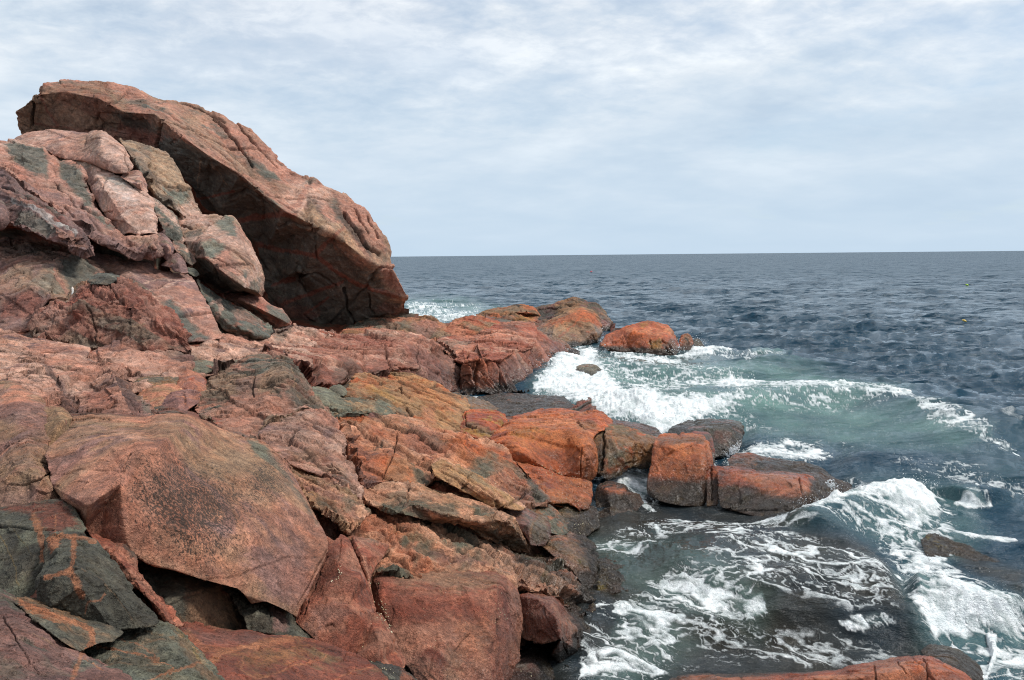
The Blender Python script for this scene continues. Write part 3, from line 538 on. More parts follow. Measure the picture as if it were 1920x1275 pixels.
rock('rock_ledge', 'dark brown ridge of rock at the far end of the point', G6, 'bdM', '994,580,45 1034,571,45.6 1056,564,46 1073,557,46.4 1093,561,46.4 1118,571,46 1135,585,45.2 1143,598 1149,611,43.8 1147,620,43 1129,624,42 1090,628,42 1034,612,42 1006,610,43', ridges=['1056,564,46 1080,575,44 1120,590,43.4 1147,612,42.6', '1034,571,45.6 1060,585,43'], patches=[('k', '1000,580 1045,575 1040,590 1005,595', 4, .6), ('r', '1125,597 1140,605 1135,618 1125,612', 4, .6)], cracks=[('1010,580 1050,576 1085,566', 3)], rough=1, strata=(-30, 1, 4))
rock('boulder', 'triangular brown and orange rock with crossing pale veins on the point', G6, 'tbo', '1006,616,38.6 1034,600,39.6 1048,592 1062,586,40 1090,577,40.4 1112,585,40 1121,595 1125,604,39 1128,622,38 1120,640,37 1101,648,35.6 1079,653,34.8 1055,646 1034,636,35.4', ridges=['1006,616,38.6 1040,608,37 1070,597,37.4 1105,592,38 1125,604,39', '1105,592,38 1110,625,36.2 1101,648,35.6', '1034,600,39.6 1040,608,37'], patches=[('o', '1006,612 1034,602 1062,588 1090,578 1118,592 1124,612 1110,600 1080,598 1040,610', 5, .8), ('G', '1040,592 1065,584 1070,590 1045,600', 4, .6)], veins=[('o', '1050,630 1070,612 1085,600', 4, .8), ('t', '1045,612 1080,628 1110,640', 2, .6)], rough=.6)
rock('boulder', 'fluted pink headland rock washed by white surf on its right', G6, 'prP', '820,637,28.4 842,632,29 893,628,30 910,620,31 941,607,32.6 972,604,33 1003,607,33 1008,619,32.4 1034,633,32.4 1062,644,32.8 1088,661,33 1073,673,31 1053,679,29.6 1045,698,27.4 1017,715,25.4 1003,722,24.8 997,742,23.4 980,742 963,741,23.3 921,744,23 871,744,22.9 866,723,23.2 862,697,24 850,672 837,658,25.8',
  ridges=['837,658,25.8 870,652,26.8 893,647,27.2 915,628,29.4 960,620,30.4 1008,628,31 1060,655,31 1073,673,31', '870,678,23.3 904,670,23.8 944,670,24.2 975,655,25.6 1000,650,26.8', '870,678,23.3 868,700,23.1', '893,647,27.2 897,664,26', '904,670,23.8 905,740,23', '944,670,24.2 960,738,23.3', '975,655,25.6 1010,715,25', '1008,628,31 1020,660,28.6 1045,697,27.4'],
  patches=[('d', '940,612 965,606 975,618 950,622', 5, .6), ('G', '820,640 870,635 890,640 870,650 835,652', 5, .6), ('o', '868,680 905,672 925,680 930,740 872,742', 8, .6), ('k', '960,725 1005,705 1045,685 1045,700 1000,740 965,742', 7, .8), ('d', '970,690 985,680 990,725 975,735', 5, .5), ('m', '945,675 975,660 1010,690 975,720', 10, .5), ('M', '1005,640 1060,650 1080,662 1040,680', 8, .5)],
  cracks=[('903,672 900,705 893,742', 4), ('893,648 880,662 868,680', 4), ('935,675 940,715', 2.5)], rough=.75, strata=(-68, .5, 6), wet=.25, beds=.1, joints=.3, flute=(.42, .26))
rock('boulder', 'domed orange rock island with cracked yellow facet in the surf', G3, 'orp', '1126,646,33.5 1137,630,34 1160,619,34.4 1180,612,34.6 1200,604,34.8 1217,603 1234,605,34.8 1253,610,34.4 1262,622 1268,634,33.6 1279,657,32.6 1268,669,31.8 1247,667,32 1200,659,32.6 1140,659,33', ridges=['1160,619,34.4 1200,625,33.2 1245,632,32.8 1262,650,32.2', '1234,605,34.8 1245,632,32.8 1250,665,32'], patches=[('y', '1217,640 1240,636 1243,662 1220,657', 3, .8), ('d', '1240,640 1266,636 1278,658 1262,668 1248,662', 4, .7), ('y', '1195,605 1215,606 1205,614', 3, .7)], cracks=[('1217,638 1222,655', 2), ('1241,637 1252,645 1262,655', 2.5), ('1246,650 1262,664', 2)], rough=.8, rnd=8, wet=.3)
rock('stone', 'small brown tooth of rock with water running off, right of the island', G3, 'bok', '1274,646,33.6 1278,629,34 1290,625,34 1297,632 1300,644,33.6 1294,655,33 1280,658,33', rough=.8, wet=.8)
rock('stone', 'black rounded stone outermost past the orange island', G3, 'dkG', '1299,637,34 1305,633,34.2 1314,635,34.2 1320,645 1325,655,33.6 1314,659,33.2 1302,652,33.4', rough=.7, rnd=8, wet=.9)
rock('stone', 'thin upright orange stone left of the island', G3, 'oob', '1124,652,34 1126,642,34.3 1132,641,34.3 1133,656,33.8 1126,657,33.8', rough=.5)
rock('boulder', 'half sunken rounded rock with foam pouring off it near the headland', G3, 'gGq', '1074,702,26.3 1078,690,26.9 1090,683,27.3 1106,681,27.3 1122,686,26.9 1131,696,26.5 1134,708,25.9 1122,718,25.3 1100,724,25 1082,718,25.3', ridges=['1090,683,27.3 1100,698,26 1122,702,26'], rough=.6, rnd=14, wet=.9)
rock('rock_ledge', 'flat dark wet ledge awash beside the white surf', G3, 'dbo', '868,756,20.8 905,746,22 940,740,22.4 977,740,22.4 1020,742,22.2 1056,747,21.8 1071,757,21 1080,771,20.3 1048,776,19.8 1006,778,19.4 935,776,19.4 890,766,20', ridges=['905,746,22 960,756,21 1030,756,21 1071,757,21'], patches=[('o', '1040,752 1068,757 1072,768 1050,764', 4, .7)], rough=.5, strata=(-4, .8, 5), wet=1)
# --- pink ledges, middle
rock('rock_ledge', 'long pink ledge with fluted front in the middle of the shore', G2, 'prP', '515,640,22 560,628,23.5 600,628,24.5 640,632,25 677,626,26.4 733,624,27.6 786,630,27.8 814,640,27 834,654,26 846,672 855,690,24.6 866,722,23.4 872,745,22.6 842,738,21.6 797,718,20.4 761,706,19.6 733,702,19 690,708,18 657,728,16.4 640,732,15.9 610,735,15.2 585,726,14.9 556,690,15 520,672,15.4 490,664,16',
  ridges=['520,672,15.4 560,676,16 600,680,16.8 640,672,18.2 680,660,20.2 720,648,22 770,642,23.8 810,648,24.4 834,654,26', '640,672,18.2 650,705,16.6 657,728,16.4', '720,648,22 742,680,19.6 761,706,19.6', '770,642,23.8 800,690,21 842,738,21.6', '810,648,24.4 840,700,22.8 866,722,23.4', '600,680,16.8 610,735,15.2', '560,650,19.4 640,650,21.5 700,638,24.4'],
  patches=[('d', '625,690 655,670 690,700 660,710 640,722', 6, .55), ('k', '685,690 712,690 730,706 700,712', 5, .75), ('M', '760,650 800,650 840,700 850,735 800,715', 10, .5), ('R', '700,655 730,650 745,690 720,695', 8, .5), ('G', '575,690 600,690 605,720 590,722', 5, .5)], cracks=[('720,652 735,690', 3), ('780,648 790,700', 2), ('655,690 660,722', 3), ('590,690 602,725', 3)], rough=.75, strata=(-65, .5, 6), beds=.1, joints=.4, flute=(.36, .20))
rock('rock_ledge', 'broad pale pink platform at the foot of the heap of boulders', G2, 'PpM', '150,680,13 160,668,13.6 175,658,14 233,652,14.6 277,650,15 333,658,15.2 362,652,15.8 390,638,17 423,627,18.6 450,628,19.4 480,634,19.6 506,632,20.4 533,620,22 553,611,23.6 590,617,24.6 632,626,25.4 600,640,22 560,655,19 535,668,16.4 500,672,15 460,682,14 430,695,13.2 400,700,13 350,706,12.6 300,722,12 240,735,11 190,720,11.4',
  ridges=['233,652,14.6 300,680,13.4 400,670,15 500,645,18.4', '362,652,15.8 400,670,15', '423,627,18.6 460,645,17.4 533,640,19.6', '506,632,20.4 533,640,19.6'], patches=[('G', '510,622 550,610 545,625 520,640', 5, .6), ('p', '200,660 300,665 280,690 220,680', 12, .4), ('G', '570,620 600,622 580,632', 4, .5)], rough=1.0, rnd=6)
rock('rock_ledge', 'rounded low pink ledge at the left edge under the red boulder', G2, 'pPM', '-60,618,14.6 0,621,14.4 22,624,14.4 39,631,14.2 72,637,14 109,642,13.8 140,645,13.8 172,652,13.6 166,668,13.2 158,676,12.9 122,670,12.8 81,668,12.8 40,660,12.8 0,655,12.9 -60,655,13', ridges=['0,621,14.4 50,648,13.2 120,655,13.1 172,652,13.6'], patches=[('M', '70,645 130,650 165,665 120,662', 6, .5)], rough=.7, rnd=14)
rock('rock_ledge', 'steep pink ribbed slope with mauve flanks at left behind the big boulder', G2, 'PpM', '-60,650,12.8 0,642,13 43,652,12.9 77,664,12.7 117,669,12.7 160,674,12.8 193,684,12.6 230,687,12.4 242,697 250,710,11.6 263,743,10.6 280,760 300,778,9.4 283,792,9 200,800,8.6 140,800,8.4 87,770,8.4 27,730,8.9 0,728,9.1 -60,725,9.2',
  ridges=['43,652,12.9 70,672,11.6 95,710,10.2 120,745,9.1 140,800,8.4', '77,664,12.7 110,720,10.9 150,760,9.6 180,785,8.8', '193,684,12.6 212,695,11 228,740,9.8 255,785,9', '117,669,12.7 160,720,10.9 205,785,8.8'], patches=[('M', '75,668 105,700 150,765 178,782 150,780 110,730', 7, .7), ('M', '212,692 240,700 262,745 285,785 250,780 230,735', 6, .7), ('r', '150,735 195,720 215,755 205,782 180,780', 8, .5), ('G', '262,745 300,776 285,785 268,770', 4, .7), ('q', '100,678 140,680 130,695 105,692', 6, .5)], cracks=[('180,782 215,784', 4), ('250,745 262,770', 2)], rough=.8, strata=(-50, .6, 4), flute=(.45, .07))
G7 = 'small rocks filling the hollow in the platform'
rock('stone', 'flat grey brown stone at the left of the hollow in the platform', G7, 'GbG', '248,720,11.8 262,711 283,706,12.3 318,703,12.6 336,710,12.3 330,722,12 300,726,11.7 262,730,11.4', ridges=['262,711 300,715,11.9 336,710,12.3'], rough=.7, rnd=4)
rock('stone', 'tan wedge stone with rounded top in the hollow', G7, 'qpt', '258,742,11.2 275,730 290,722,11.9 327,721,12 340,730,11.7 330,745,11.3 310,764,10.7 295,772,10.4 270,762,10.7', ridges=['290,722,11.9 305,740,11.1 295,772,10.4'], rough=.7)
rock('stone', 'plum coloured blocky stone nearest the grey topped rock', G7, 'mMp', '300,768,10.6 308,752,11 322,738,11.3 353,732,11.6 375,738,11.3 370,755,10.9 352,765,10.6 336,780,10.2 302,780,10.2', ridges=['322,738,11.3 335,752,10.7 336,780,10.2', '335,752,10.7 370,755,10.9'], cracks=[('345,735 350,760', 2.5)], rough=.7)
rock('stone', 'small pink peaked stone in the hollow below the grey oval one', G7, 'pmr', '320,722,12.3 332,708 350,695,12.9 372,702 385,714,12.6 385,732,12 350,738,11.8 325,734,11.8', ridges=['350,695,12.9 355,715,12 350,738,11.8'], rough=.7)
rock('stone', 'oval grey green stone lying on the pink platform', G7, 'Ggb', '325,692,13.4 345,682,13.7 372,678,13.9 400,679,13.8 413,688,13.4 392,698,13 350,708,12.6 330,704,12.9', ridges=['345,682,13.7 370,690,13 413,688,13.4'], rough=.6, rnd=8)
rock('boulder', 'grey topped wedge boulder with steep dark right side mid shore', G2, 'Gqp', '365,758,11 372,742,11.6 380,728,12.2 393,713,12.8 427,690,13.7 467,667,14.4 493,662,14.7 527,664,14.5 542,674,14 552,684,13.6 575,718,12.6 604,764,11.4 604,772,11.2 567,772,10.7 530,782,10.2 500,790,9.9 480,826,9.2 448,824,9.2 413,815,9.2 395,790,9.8 372,772,10.5',
  ridges=['393,713,12.8 440,700,12.6 500,682,13 527,664,14.5', '500,682,13 530,690,12.2 545,725,11.2 567,772,10.7', '440,700,12.6 450,740,11 430,775,10.1 413,815,9.2', '372,742,11.6 420,745,11 450,740,11', '450,740,11 500,745,10.7 567,772,10.7'],
  patches=[('p', '430,745 500,735 545,740 565,770 500,785 480,825 420,815 395,780', 10, .85), ('q', '400,715 460,700 500,720 470,740 420,735', 8, .5), ('d', '535,670 555,690 603,765 570,768 548,730', 5, .6), ('m', '440,715 490,705 480,735 445,740', 8, .6), ('d', '375,748 400,742 395,755', 4, .6)], veins=[('t', '545,690 565,745', 3, .6)], cracks=[('480,702 474,722 478,742', 3), ('375,745 410,735 440,735', 2)], rough=.9, strata=(-20, .7, 5))
rock('rock_ledge', 'square pink block with flat top left of the long crack', G2, 'Ppm', '478,826,9.3 488,800,9.8 500,778,10.2 530,770,10.7 560,768,11 600,764,11.6 613,766,11.7 622,782,11.3 633,805,10.7 648,836,9.9 651,864,9.3 668,901,8.6 679,938,8.1 669,942,8 645,920,8.2 620,893,8.5 590,884,8.5 560,874,8.5 522,856,8.7 495,838,9',
  ridges=['500,778,10.2 560,785,10.3 600,785,10.6 613,766,11.7', '560,785,10.3 600,840,9.3 640,880,8.7'], patches=[('b', '540,848 590,840 620,850 600,862 550,860', 6, .6), ('m', '500,790 560,785 600,800 560,810 510,815', 10, .5), ('q', '560,868 640,870 660,900 600,880', 6, .6), ('d', '615,885 650,890 668,925 640,905', 4, .6)], cracks=[('560,866 610,872 640,880', 3), ('606,880 640,888 655,905', 4)], rough=1)
G8 = 'pillowy grey green schist stones'
rock('stone', 'pillowy grey green stone at the left of the schist cluster', G8, 'ggG', '582,726,12.8 602,728,13.2 618,732,13.2 634,740,13 641,748,12.7 626,753,12.4 614,764,11.9 602,768,11.7 592,745,12', ridges=['602,728,13.2 612,745,12.2 602,768,11.7'], rough=.7, rnd=10)
rock('stone', 'small twin lobed grey stone at the top of the schist cluster', G8, 'gGg', '615,734,13.4 623,724,13.8 635,722,13.9 648,728,13.7 653,738,13.3 643,745,12.9 630,745,12.8', ridges=['623,724,13.8 634,733,12.9 643,745,12.9'], rough=.7, rnd=8)
rock('flat_rock', 'long layered grey green schist slab below the pillowy stones', G8, 'gGt', '611,760,12.2 622,748,12.6 652,749,13 672,748 691,746,13.6 709,750,13.8 731,762,13.6 752,782,13 730,786,12.6 691,783,12.3 650,784,11.8 626,788,11.4 614,778,11.6', ridges=['622,748,12.6 660,760,12.3 700,766,12.6 752,782,13', '611,760,12.2 640,772,11.5 691,776,12'], patches=[('t', '660,755 700,752 705,768 670,770', 6, .6)], cracks=[('617,768 650,768 690,762', 3), ('650,780 700,775 740,780', 2.5)], rough=.8, strata=(-8, 1.2, 5), rnd=4)
rock('flat_rock', 'broad tan and orange slab sloping down beside the grey schist', G4, 'tqo', '640,742,13.4 655,725,14.6 669,706,16 691,700,17.2 700,711,16.6 728,707,17.8 731,699,18.6 750,699,19 779,705,19.2 812,721,19 844,738,18.6 871,753,17.8 878,763,17.2 874,786,15.8 872,812,14.4 862,820,13.8 840,816,13.3 816,812,12.9 790,800,12.6 772,792,12.6 750,780,12.9 726,763,13.4 696,748,13.4 665,748,13.1',
  ridges=['696,730,14.6 725,745,14.4 746,760,14.2 770,778,13.4 790,800,12.6', '728,707,17.8 760,745,15.2 800,775,14.2 862,820,13.8', '779,705,19.2 820,750,16.2 874,786,15.8', '669,706,16 696,730,14.6'], patches=[('O', '730,705 790,710 850,745 870,770 820,760 770,735', 14, .5), ('o', '690,705 700,712 725,725 700,728 672,725', 6, .6), ('y', '690,730 720,722 750,750 740,755', 8, .4), ('p', '790,765 815,760 815,800 800,798', 5, .6), ('t', '820,770 868,775 865,810 825,805', 6, .5), ('G', '700,735 735,752 765,780 750,775 715,752', 4, .7), ('G', '800,718 830,735 870,755 860,755 815,732', 4, .5)], cracks=[('747,725 755,735 768,742', 4), ('762,765 775,785 790,795', 5), ('825,777 845,792 858,802', 3), ('700,742 740,768 770,790', 3)], rough=.7, strata=(-28, .7, 4))
rock('flat_rock', 'wet dark grey strip of rock between the tan slab and the surf pool', G3, 'Gbd', '836,740,19.4 850,738 866,744,19.6 890,748,19.4 915,756,19 934,766,18.2 920,776,17.4 876,770,17.4 862,758,18.2', ridges=['866,744,19.6 890,760,18.2 920,776,17.4'], rough=.7, wet=.8, strata=(-20, 1, 5))
rock('boulder', 'small orange block with dark cracks behind the large orange block', G3, 'oRy', '866,796,15 872,776,16.2 880,770,16.6 914,770,16.8 930,772 943,779,16.6 950,789,16 942,806,15 930,816,14.4 925,826,14 905,822,13.8 880,814,13.8 866,812,14', ridges=['872,790,15 900,795,14.6 935,790,15.2 943,779,16.6', '900,795,14.6 905,806,14.4 928,814,14.2'], patches=[('y', '866,802 900,808 925,820 905,822 870,812', 5, .7), ('R', '880,788 935,790 928,808 900,800', 6, .5)], cracks=[('874,798 905,806 928,812', 4), ('872,775 873,798', 3)], rough=.7, wet=.4)
rock('boulder', 'large rounded orange block with wet top at the edge of the surf', G3, 'oOr', '908,834,13.4 923,823,14 942,804,15 958,787,16 975,779,16.8 1008,770,17.6 1041,766,17.8 1080,770,17.6 1100,774,17.2 1106,773,17.2 1117,770,17.2 1135,776,16.8 1144,785 1149,796,15.8 1139,804,15.2 1126,806,14.8 1108,821,14 1114,836,13.7 1116,858,13.6 1116,889,13.5 1107,903,13.4 1089,902,13.2 1063,893,13.2 1019,880,13.1 997,874,13.05 975,868,13 955,862,13 930,848,13.1',
  ridges=['908,834,13.4 940,822,13.4 958,815,13.6 1000,808,14 1063,806,14.1 1091,811,14 1108,821,14', '1091,811,14 1098,823,13.6 1090,869,13.1 1089,902,13.2', '958,815,13.6 975,845,12.9 1063,893,13.2', '1106,773,17.2 1112,785,15.6 1139,804,15.2', '958,787,16 1000,795,15.2 1070,790,15.6 1100,790,15.6'],
  patches=[('O', '950,805 1040,795 1100,808 1060,815 960,825', 10, .5), ('r', '1000,840 1080,845 1088,895 1010,872 960,855', 12, .4), ('P', '985,785 1070,778 1090,795 1030,802', 8, .35), ('m', '1092,825 1112,840 1112,890 1096,895', 6, .5), ('G', '1080,790 1120,792 1118,806 1085,806', 6, .55), ('y', '960,808 1010,802 1020,812 970,818', 8, .5)], cracks=[('1090,840 1092,895', 2.5), ('1080,790 1092,800 1100,806', 3)], rough=.6, soft=8, rnd=6, wet=.35, specks=[('1000,872 1050,890 1085,900', 3, 22, 1.0)])
rock('rock_ledge', 'bright orange ledge tucked beneath the large orange block', G3, 'oOr', '968,866,12.8 990,874,12.9 1019,880,12.95 1063,896,12.95 1104,905,12.9 1108,918 1107,932,12.3 1103,952,11.9 1088,953,11.7 1067,940,11.7 1041,940,11.5 1025,938,11.3 1006,905,11.9', ridges=['990,874,12.9 1030,905,12.1 1106,932,12.1'], cracks=[('1005,895 1060,905 1105,912', 2)], patches=[('o', '1000,882 1060,900 1040,910 1005,895', 6, .5), ('b', '1030,930 1080,940 1060,945 1030,942', 5, .6)], rough=.9, wet=.2, specks=[('1000,880 1060,898 1100,905', 4, 26, .9), ('1040,925 1090,945', 5, 14, .9)])
rock('boulder', 'grey brown cracked block standing in the channel left of the cube', G3, 'Gbo', '1110,815,15 1131,803,15.4 1147,797,15.6 1168,800 1187,806,15.4 1232,822,15.2 1232,833,14.9 1226,852 1222,872,14.6 1203,877,14.4 1187,872,14.3 1162,890,14 1140,898,13.8 1129,890,13.8 1115,884,14 1112,838,14.4', ridges=['1131,803,15.4 1142,825,14.4 1138,860,14 1140,898,13.8', '1187,806,15.4 1195,830,14.6 1187,872,14.3', '1142,825,14.4 1195,830,14.6 1232,833,14.9'], patches=[('o', '1135,880 1165,872 1168,885 1140,895', 5, .8), ('k', '1115,835 1132,820 1132,880 1118,882', 6, .7), ('b', '1195,826 1230,828 1222,868 1198,870', 5, .6)], veins=[('o', '1145,810 1160,840 1190,852', 2, .7)], cracks=[('1131,806 1128,880', 5), ('1192,830 1190,868', 3)], rough=.8, wet=.5)
rock('boulder', 'low dark wet rock behind the grey brown channel block', G3, 'dMk', '1140,798,16.8 1145,788,17.2 1160,792,17.2 1200,796,17.2 1230,805,17 1242,818,16.4 1230,826,16 1187,812,16 1150,804,16.2', ridges=['1160,792,17.2 1190,802,16.4 1242,818,16.4'], rough=.6, wet=.8)
rock('boulder', 'bright orange cube shaped block standing in the channel', G3, 'oOr', '1217,892,13.6 1222,865,13.8 1225,836,14.1 1230,824,14.5 1243,815,15 1268,815,15.1 1300,815,15.1 1321,819,14.8 1329,830,14.4 1333,852,14.1 1333,880,13.8 1332,910,13.5 1328,940,13.2 1315,952,13 1280,948,12.9 1240,940,13 1216,928,13.3 1213,910,13.4', ridges=['1225,836,14.1 1250,832,13.9 1300,832,13.9 1321,834,13.9 1329,830,14.4', '1321,834,13.9 1326,870,13.5 1318,915,13.2 1315,952,13'], patches=[('d', '1230,822 1265,816 1318,820 1320,830 1235,834', 4, .6), ('k', '1216,918 1250,928 1270,912 1310,905 1325,925 1320,952 1220,940', 6, .85), ('O', '1230,835 1290,835 1290,870 1235,880', 14, .5), ('k', '1285,890 1325,875 1325,905 1290,905', 12, .45)], cracks=[('1325,835 1328,900', 2.5)], rough=.6, soft=8, rnd=5, wet=.35)
rock('stone', 'thin dark red plate leaning at the back of the orange cube', G3, 'Rdr', '1296,815,15.4 1300,811,15.6 1326,812,15.6 1334,820,15.2 1338,845,14.8 1337,880,14.4 1328,880,14.4 1325,830,14.8', rough=.6, wet=.4)
rock('stone', 'narrow orange stone stuck in the crack between cube and slab', G3, 'orR', '1326,874,13.7 1335,872,13.8 1344,877,13.6 1346,910,13.3 1344,945,12.9 1327,948,12.9', cracks=[('1334,875 1334,940', 2)], rough=.6, wet=.4)
rock('boulder', 'big blackish wet block behind the orange cube', G3, 'dkM', '1246,822,16.4 1256,806,17 1264,799,17.4 1293,790,17.8 1330,789,18 1367,789,18 1387,791,17.8 1393,802,17.2 1392,832,16.4 1385,845,16.2 1353,852,15.8 1330,862,15.5 1300,850,15.6', ridges=['1264,799,17.4 1300,802,16.6 1360,801,16.6 1393,802,17.2', '1360,801,16.6 1362,850,15.9'], patches=[('y', '1345,830 1365,832 1355,848 1338,848', 6, .35)], rough=.6, rnd=6, wet=1)
rock('flat_rock', 'low reddish slab with pointed wet tip, right of the orange cube', G3, 'pro', '1343,884,13.5 1346,876,13.9 1367,876,14.1 1400,880,14.1 1433,883,14.1 1480,887,14 1500,889,13.9 1533,886,14 1567,901,13.9 1585,906 1610,911,14.1 1590,922,13.5 1567,933,13.1 1545,940 1520,945,12.6 1507,955,12.3 1480,975,11.9 1460,974,11.9 1417,966,12.2 1350,950,12.7 1346,920,13', ridges=['1346,888,13.4 1380,886,13.4 1433,890,13.2 1470,892,13.1 1497,895,13 1533,893,13.5 1567,901,13.9', '1497,895,13 1505,920,12.5 1500,945,12.2 1480,975,11.9'], patches=[('k', '1345,935 1400,925 1470,940 1500,935 1515,945 1470,975 1345,950', 6, .85), ('m', '1370,885 1490,892 1495,915 1440,905', 10, .4), ('d', '1530,895 1570,900 1608,911 1560,930 1520,940', 8, .6), ('k', '1348,880 1365,880 1352,905 1346,905', 5, .6)], cracks=[('1498,895 1504,915 1506,940', 3), ('1343,880 1346,930', 3)], rough=.55, soft=7, rnd=4, wet=.4)
rock('flat_rock', 'thin dark orange slab awash behind the reddish slab', G3, 'obk', '1365,862,14.6 1378,852,15 1403,851,15.1 1427,859,15 1467,864,14.9 1500,869,14.8 1520,871,14.8 1540,879 1552,888,14.5 1575,903,14.2 1533,894,13.9 1500,896,13.7 1433,889,13.8 1372,878,14.1', ridges=['1378,852,15 1420,868,14.3 1500,880,14.3 1552,888,14.5'], patches=[('k', '1420,862 1480,866 1500,880 1440,878', 6, .6)], rough=.7, rnd=5, wet=.7)
rock('boulder', 'low weedy orange rock awash left of the cube, below the channel', G3, 'pok', '1119,930,13 1121,912,13.3 1140,904,13.5 1158,906 1172,912,13.4 1178,925,13.1 1200,932,13 1206,942,12.8 1190,958,12.4 1165,966,12.2 1140,970,12.1 1123,968,12.2', ridges=['1121,912,13.3 1140,920,12.7 1172,922,12.7 1200,932,13', '1140,920,12.7 1145,968,12.1'], patches=[('k', '1120,935 1150,925 1178,930 1205,942 1160,968 1123,966', 7, .75), ('y', '1125,935 1138,935 1138,950 1125,950', 4, .5)], rough=1, wet=.6)
# --- layered slope of the shore
rock('rock_ledge', 'large cracked pink and orange slab with dark inclusions mid slope', G4, 'PoM', '624,788,11.3 640,782 665,777,12 700,779 713,780,12.5 750,782,12.9 790,794,13 816,808,13 840,811,13.1 865,815 888,822,13.2 914,830,13.3 932,842,13.1 950,854,12.8 963,868,12.4 978,879,12.2 992,890,12 998,902,11.7 1019,928,11.3 1030,945,11 997,948,10.7 962,941,10.5 949,937,10.5 900,918,10.3 860,900,10.1 820,893,10 800,908,9.6 760,908,9.4 720,908,9.2 690,908,9 676,914,8.8 667,901,8.8 655,864,9.5 650,836,10.1 634,804,10.9',
  ridges=['665,777,12 700,800,11.4 747,815,11.1 800,830,11.1 860,835,11.5 914,830,13.3', '747,815,11.1 740,845,10.2 715,905,9.2', '800,830,11.1 830,870,10.3 900,890,10.6 978,879,12.2', '700,800,11.4 690,840,10.2 676,914,8.8'],
  patches=[('G', '872,878 894,858 920,843 931,850 949,874 940,887 909,896 899,904 883,889', 3, .95), ('G', '984,878 1000,895 1027,941 1003,941 990,913', 4, .9), ('G', '960,935 979,924 999,942', 3, .9), ('d', '700,838 717,822 718,831 709,839', 2, .95), ('G', '766,860 780,868 775,876', 3, .9), ('G', '768,877 790,875 805,905 800,915 785,910', 4, .9), ('d', '800,880 812,895 806,912', 4, .8), ('m', '770,800 820,815 850,850 800,855 760,830', 14, .6), ('m', '655,845 700,860 705,905 680,905', 12, .45), ('r', '670,795 720,805 690,830 650,820', 14, .3), ('q', '730,850 770,860 775,905 715,905', 10, .6), ('O', '860,840 920,850 880,880 840,870', 12, .5), ('p', '930,850 975,885 990,915 960,930 920,905', 10, .4), ('b', '640,785 750,784 700,792 650,795', 5, .5)],
  cracks=[('632,803 648,836 652,865 668,905', 5, 2.5), ('747,812 742,840 722,885 712,908', 3), ('648,836 670,830', 2), ('812,870 815,892', 3)], rough=1.0, wet=.05, specks=[('930,910 985,885', 12, 34, .8), ('905,890 960,905', 14, 20, .8)])
rock('flat_rock', 'mauve striped rock filling the cleft right of the big brown boulder', G4, 'mqP', '520,854,8.9 545,860 567,872,8.9 600,880,8.8 636,892,8.6 654,910,8.3 668,930,8.1 676,955,7.7 691,962,7.6 668,985,7.2 655,995,7 626,965,7.1 588,946,7.1 570,925,7.4 545,890,8', ridges=['567,872,8.9 600,910,7.9 640,940,7.6 668,985,7.2', '600,880,8.8 625,920,8 676,955,7.7'], patches=[('b', '560,878 595,882 592,905 570,900', 6, .6), ('G', '640,925 665,935 660,960 645,955', 5, .6), ('d', '590,925 625,945 650,975 620,965 592,945', 5, .75), ('P', '595,900 615,905 605,925', 6, .6)], cracks=[('562,905 590,925 625,950 648,975', 4), ('600,912 625,890', 2), ('620,905 650,930 668,960', 2.5)], rough=1.1, strata=(-38, 1.3, 5))
rock('flat_rock', 'narrow raised tan rib of rock crossing the orange slab', G4, 'tqP', '810,872,9.8 822,866,10 839,863,10.2 860,875 881,887,10.3 895,894 909,902,10.3 930,917 953,931,10.2 988,951,10.3 975,955,10 960,952,9.8 931,949,9.7 903,938,9.6 880,925 868,919,9.4 850,908 837,901,9.4 818,890,9.5', ridges=['822,866,10 860,893,9.5 903,920,9.5 975,955,10'], patches=[('G', '838,866 885,885 905,902 935,922 915,915 880,895', 4, .6), ('P', '870,905 915,920 960,948 920,940 880,922', 8, .6)], cracks=[('882,888 876,905 868,918', 3)], rough=.8, strata=(-30, .8, 5))
rock('flat_rock', 'long layered slab with dark overhung edge descending to the water', G4, 'qPG', '672,918,8.8 702,909,9.1 735,902,9.3 770,909,9.4 812,919,9.5 866,928,9.8 910,941,9.9 932,954,9.9 958,971,9.8 970,982 984,997,9.9 997,1021,10 994,1038,9.9 970,1032 953,1024,9.7 909,1005,9.1 879,984,8.8 840,975,8.5 800,972,8.4 740,958,8.2 700,945,8.2 680,935,8.4',
  ridges=['735,902,9.3 760,925,8.8 770,945,8.4', '700,925,8.8 770,932,8.7 840,945,8.7 890,955,8.8 930,960,9 958,980,9.1 975,1005,9.5 997,1021,10', '770,945,8.4 840,966,8.25 900,978,8.5 930,975,8.8 958,980,9.1', '840,975,8.5 890,992,8.9 940,1015,9.5 994,1038,9.9'],
  patches=[('G', '780,945 850,945 865,965 830,970 790,960', 5, .8), ('G', '885,945 925,955 915,962 890,958', 4, .8), ('d', '835,972 880,984 960,1028 995,1038 985,1015 960,1000 900,985', 4, .8), ('G', '715,925 760,918 765,935 720,935', 5, .6), ('P', '862,945 880,945 895,965 870,968', 5, .6), ('p', '680,915 735,908 725,925 690,930', 8, .6), ('m', '750,945 800,955 830,970 780,965', 8, .5), ('b', '900,965 960,985 985,1010 955,1000 920,985', 6, .6)],  # dark patch puts the shade under the overhung edge into the colour
  cracks=[('700,928 740,928 775,935', 2.5), ('770,908 763,945', 2.5), ('930,957 928,975', 3), ('955,972 960,982', 3)], rough=.8, strata=(-22, 1.1, 5), T=1.2)
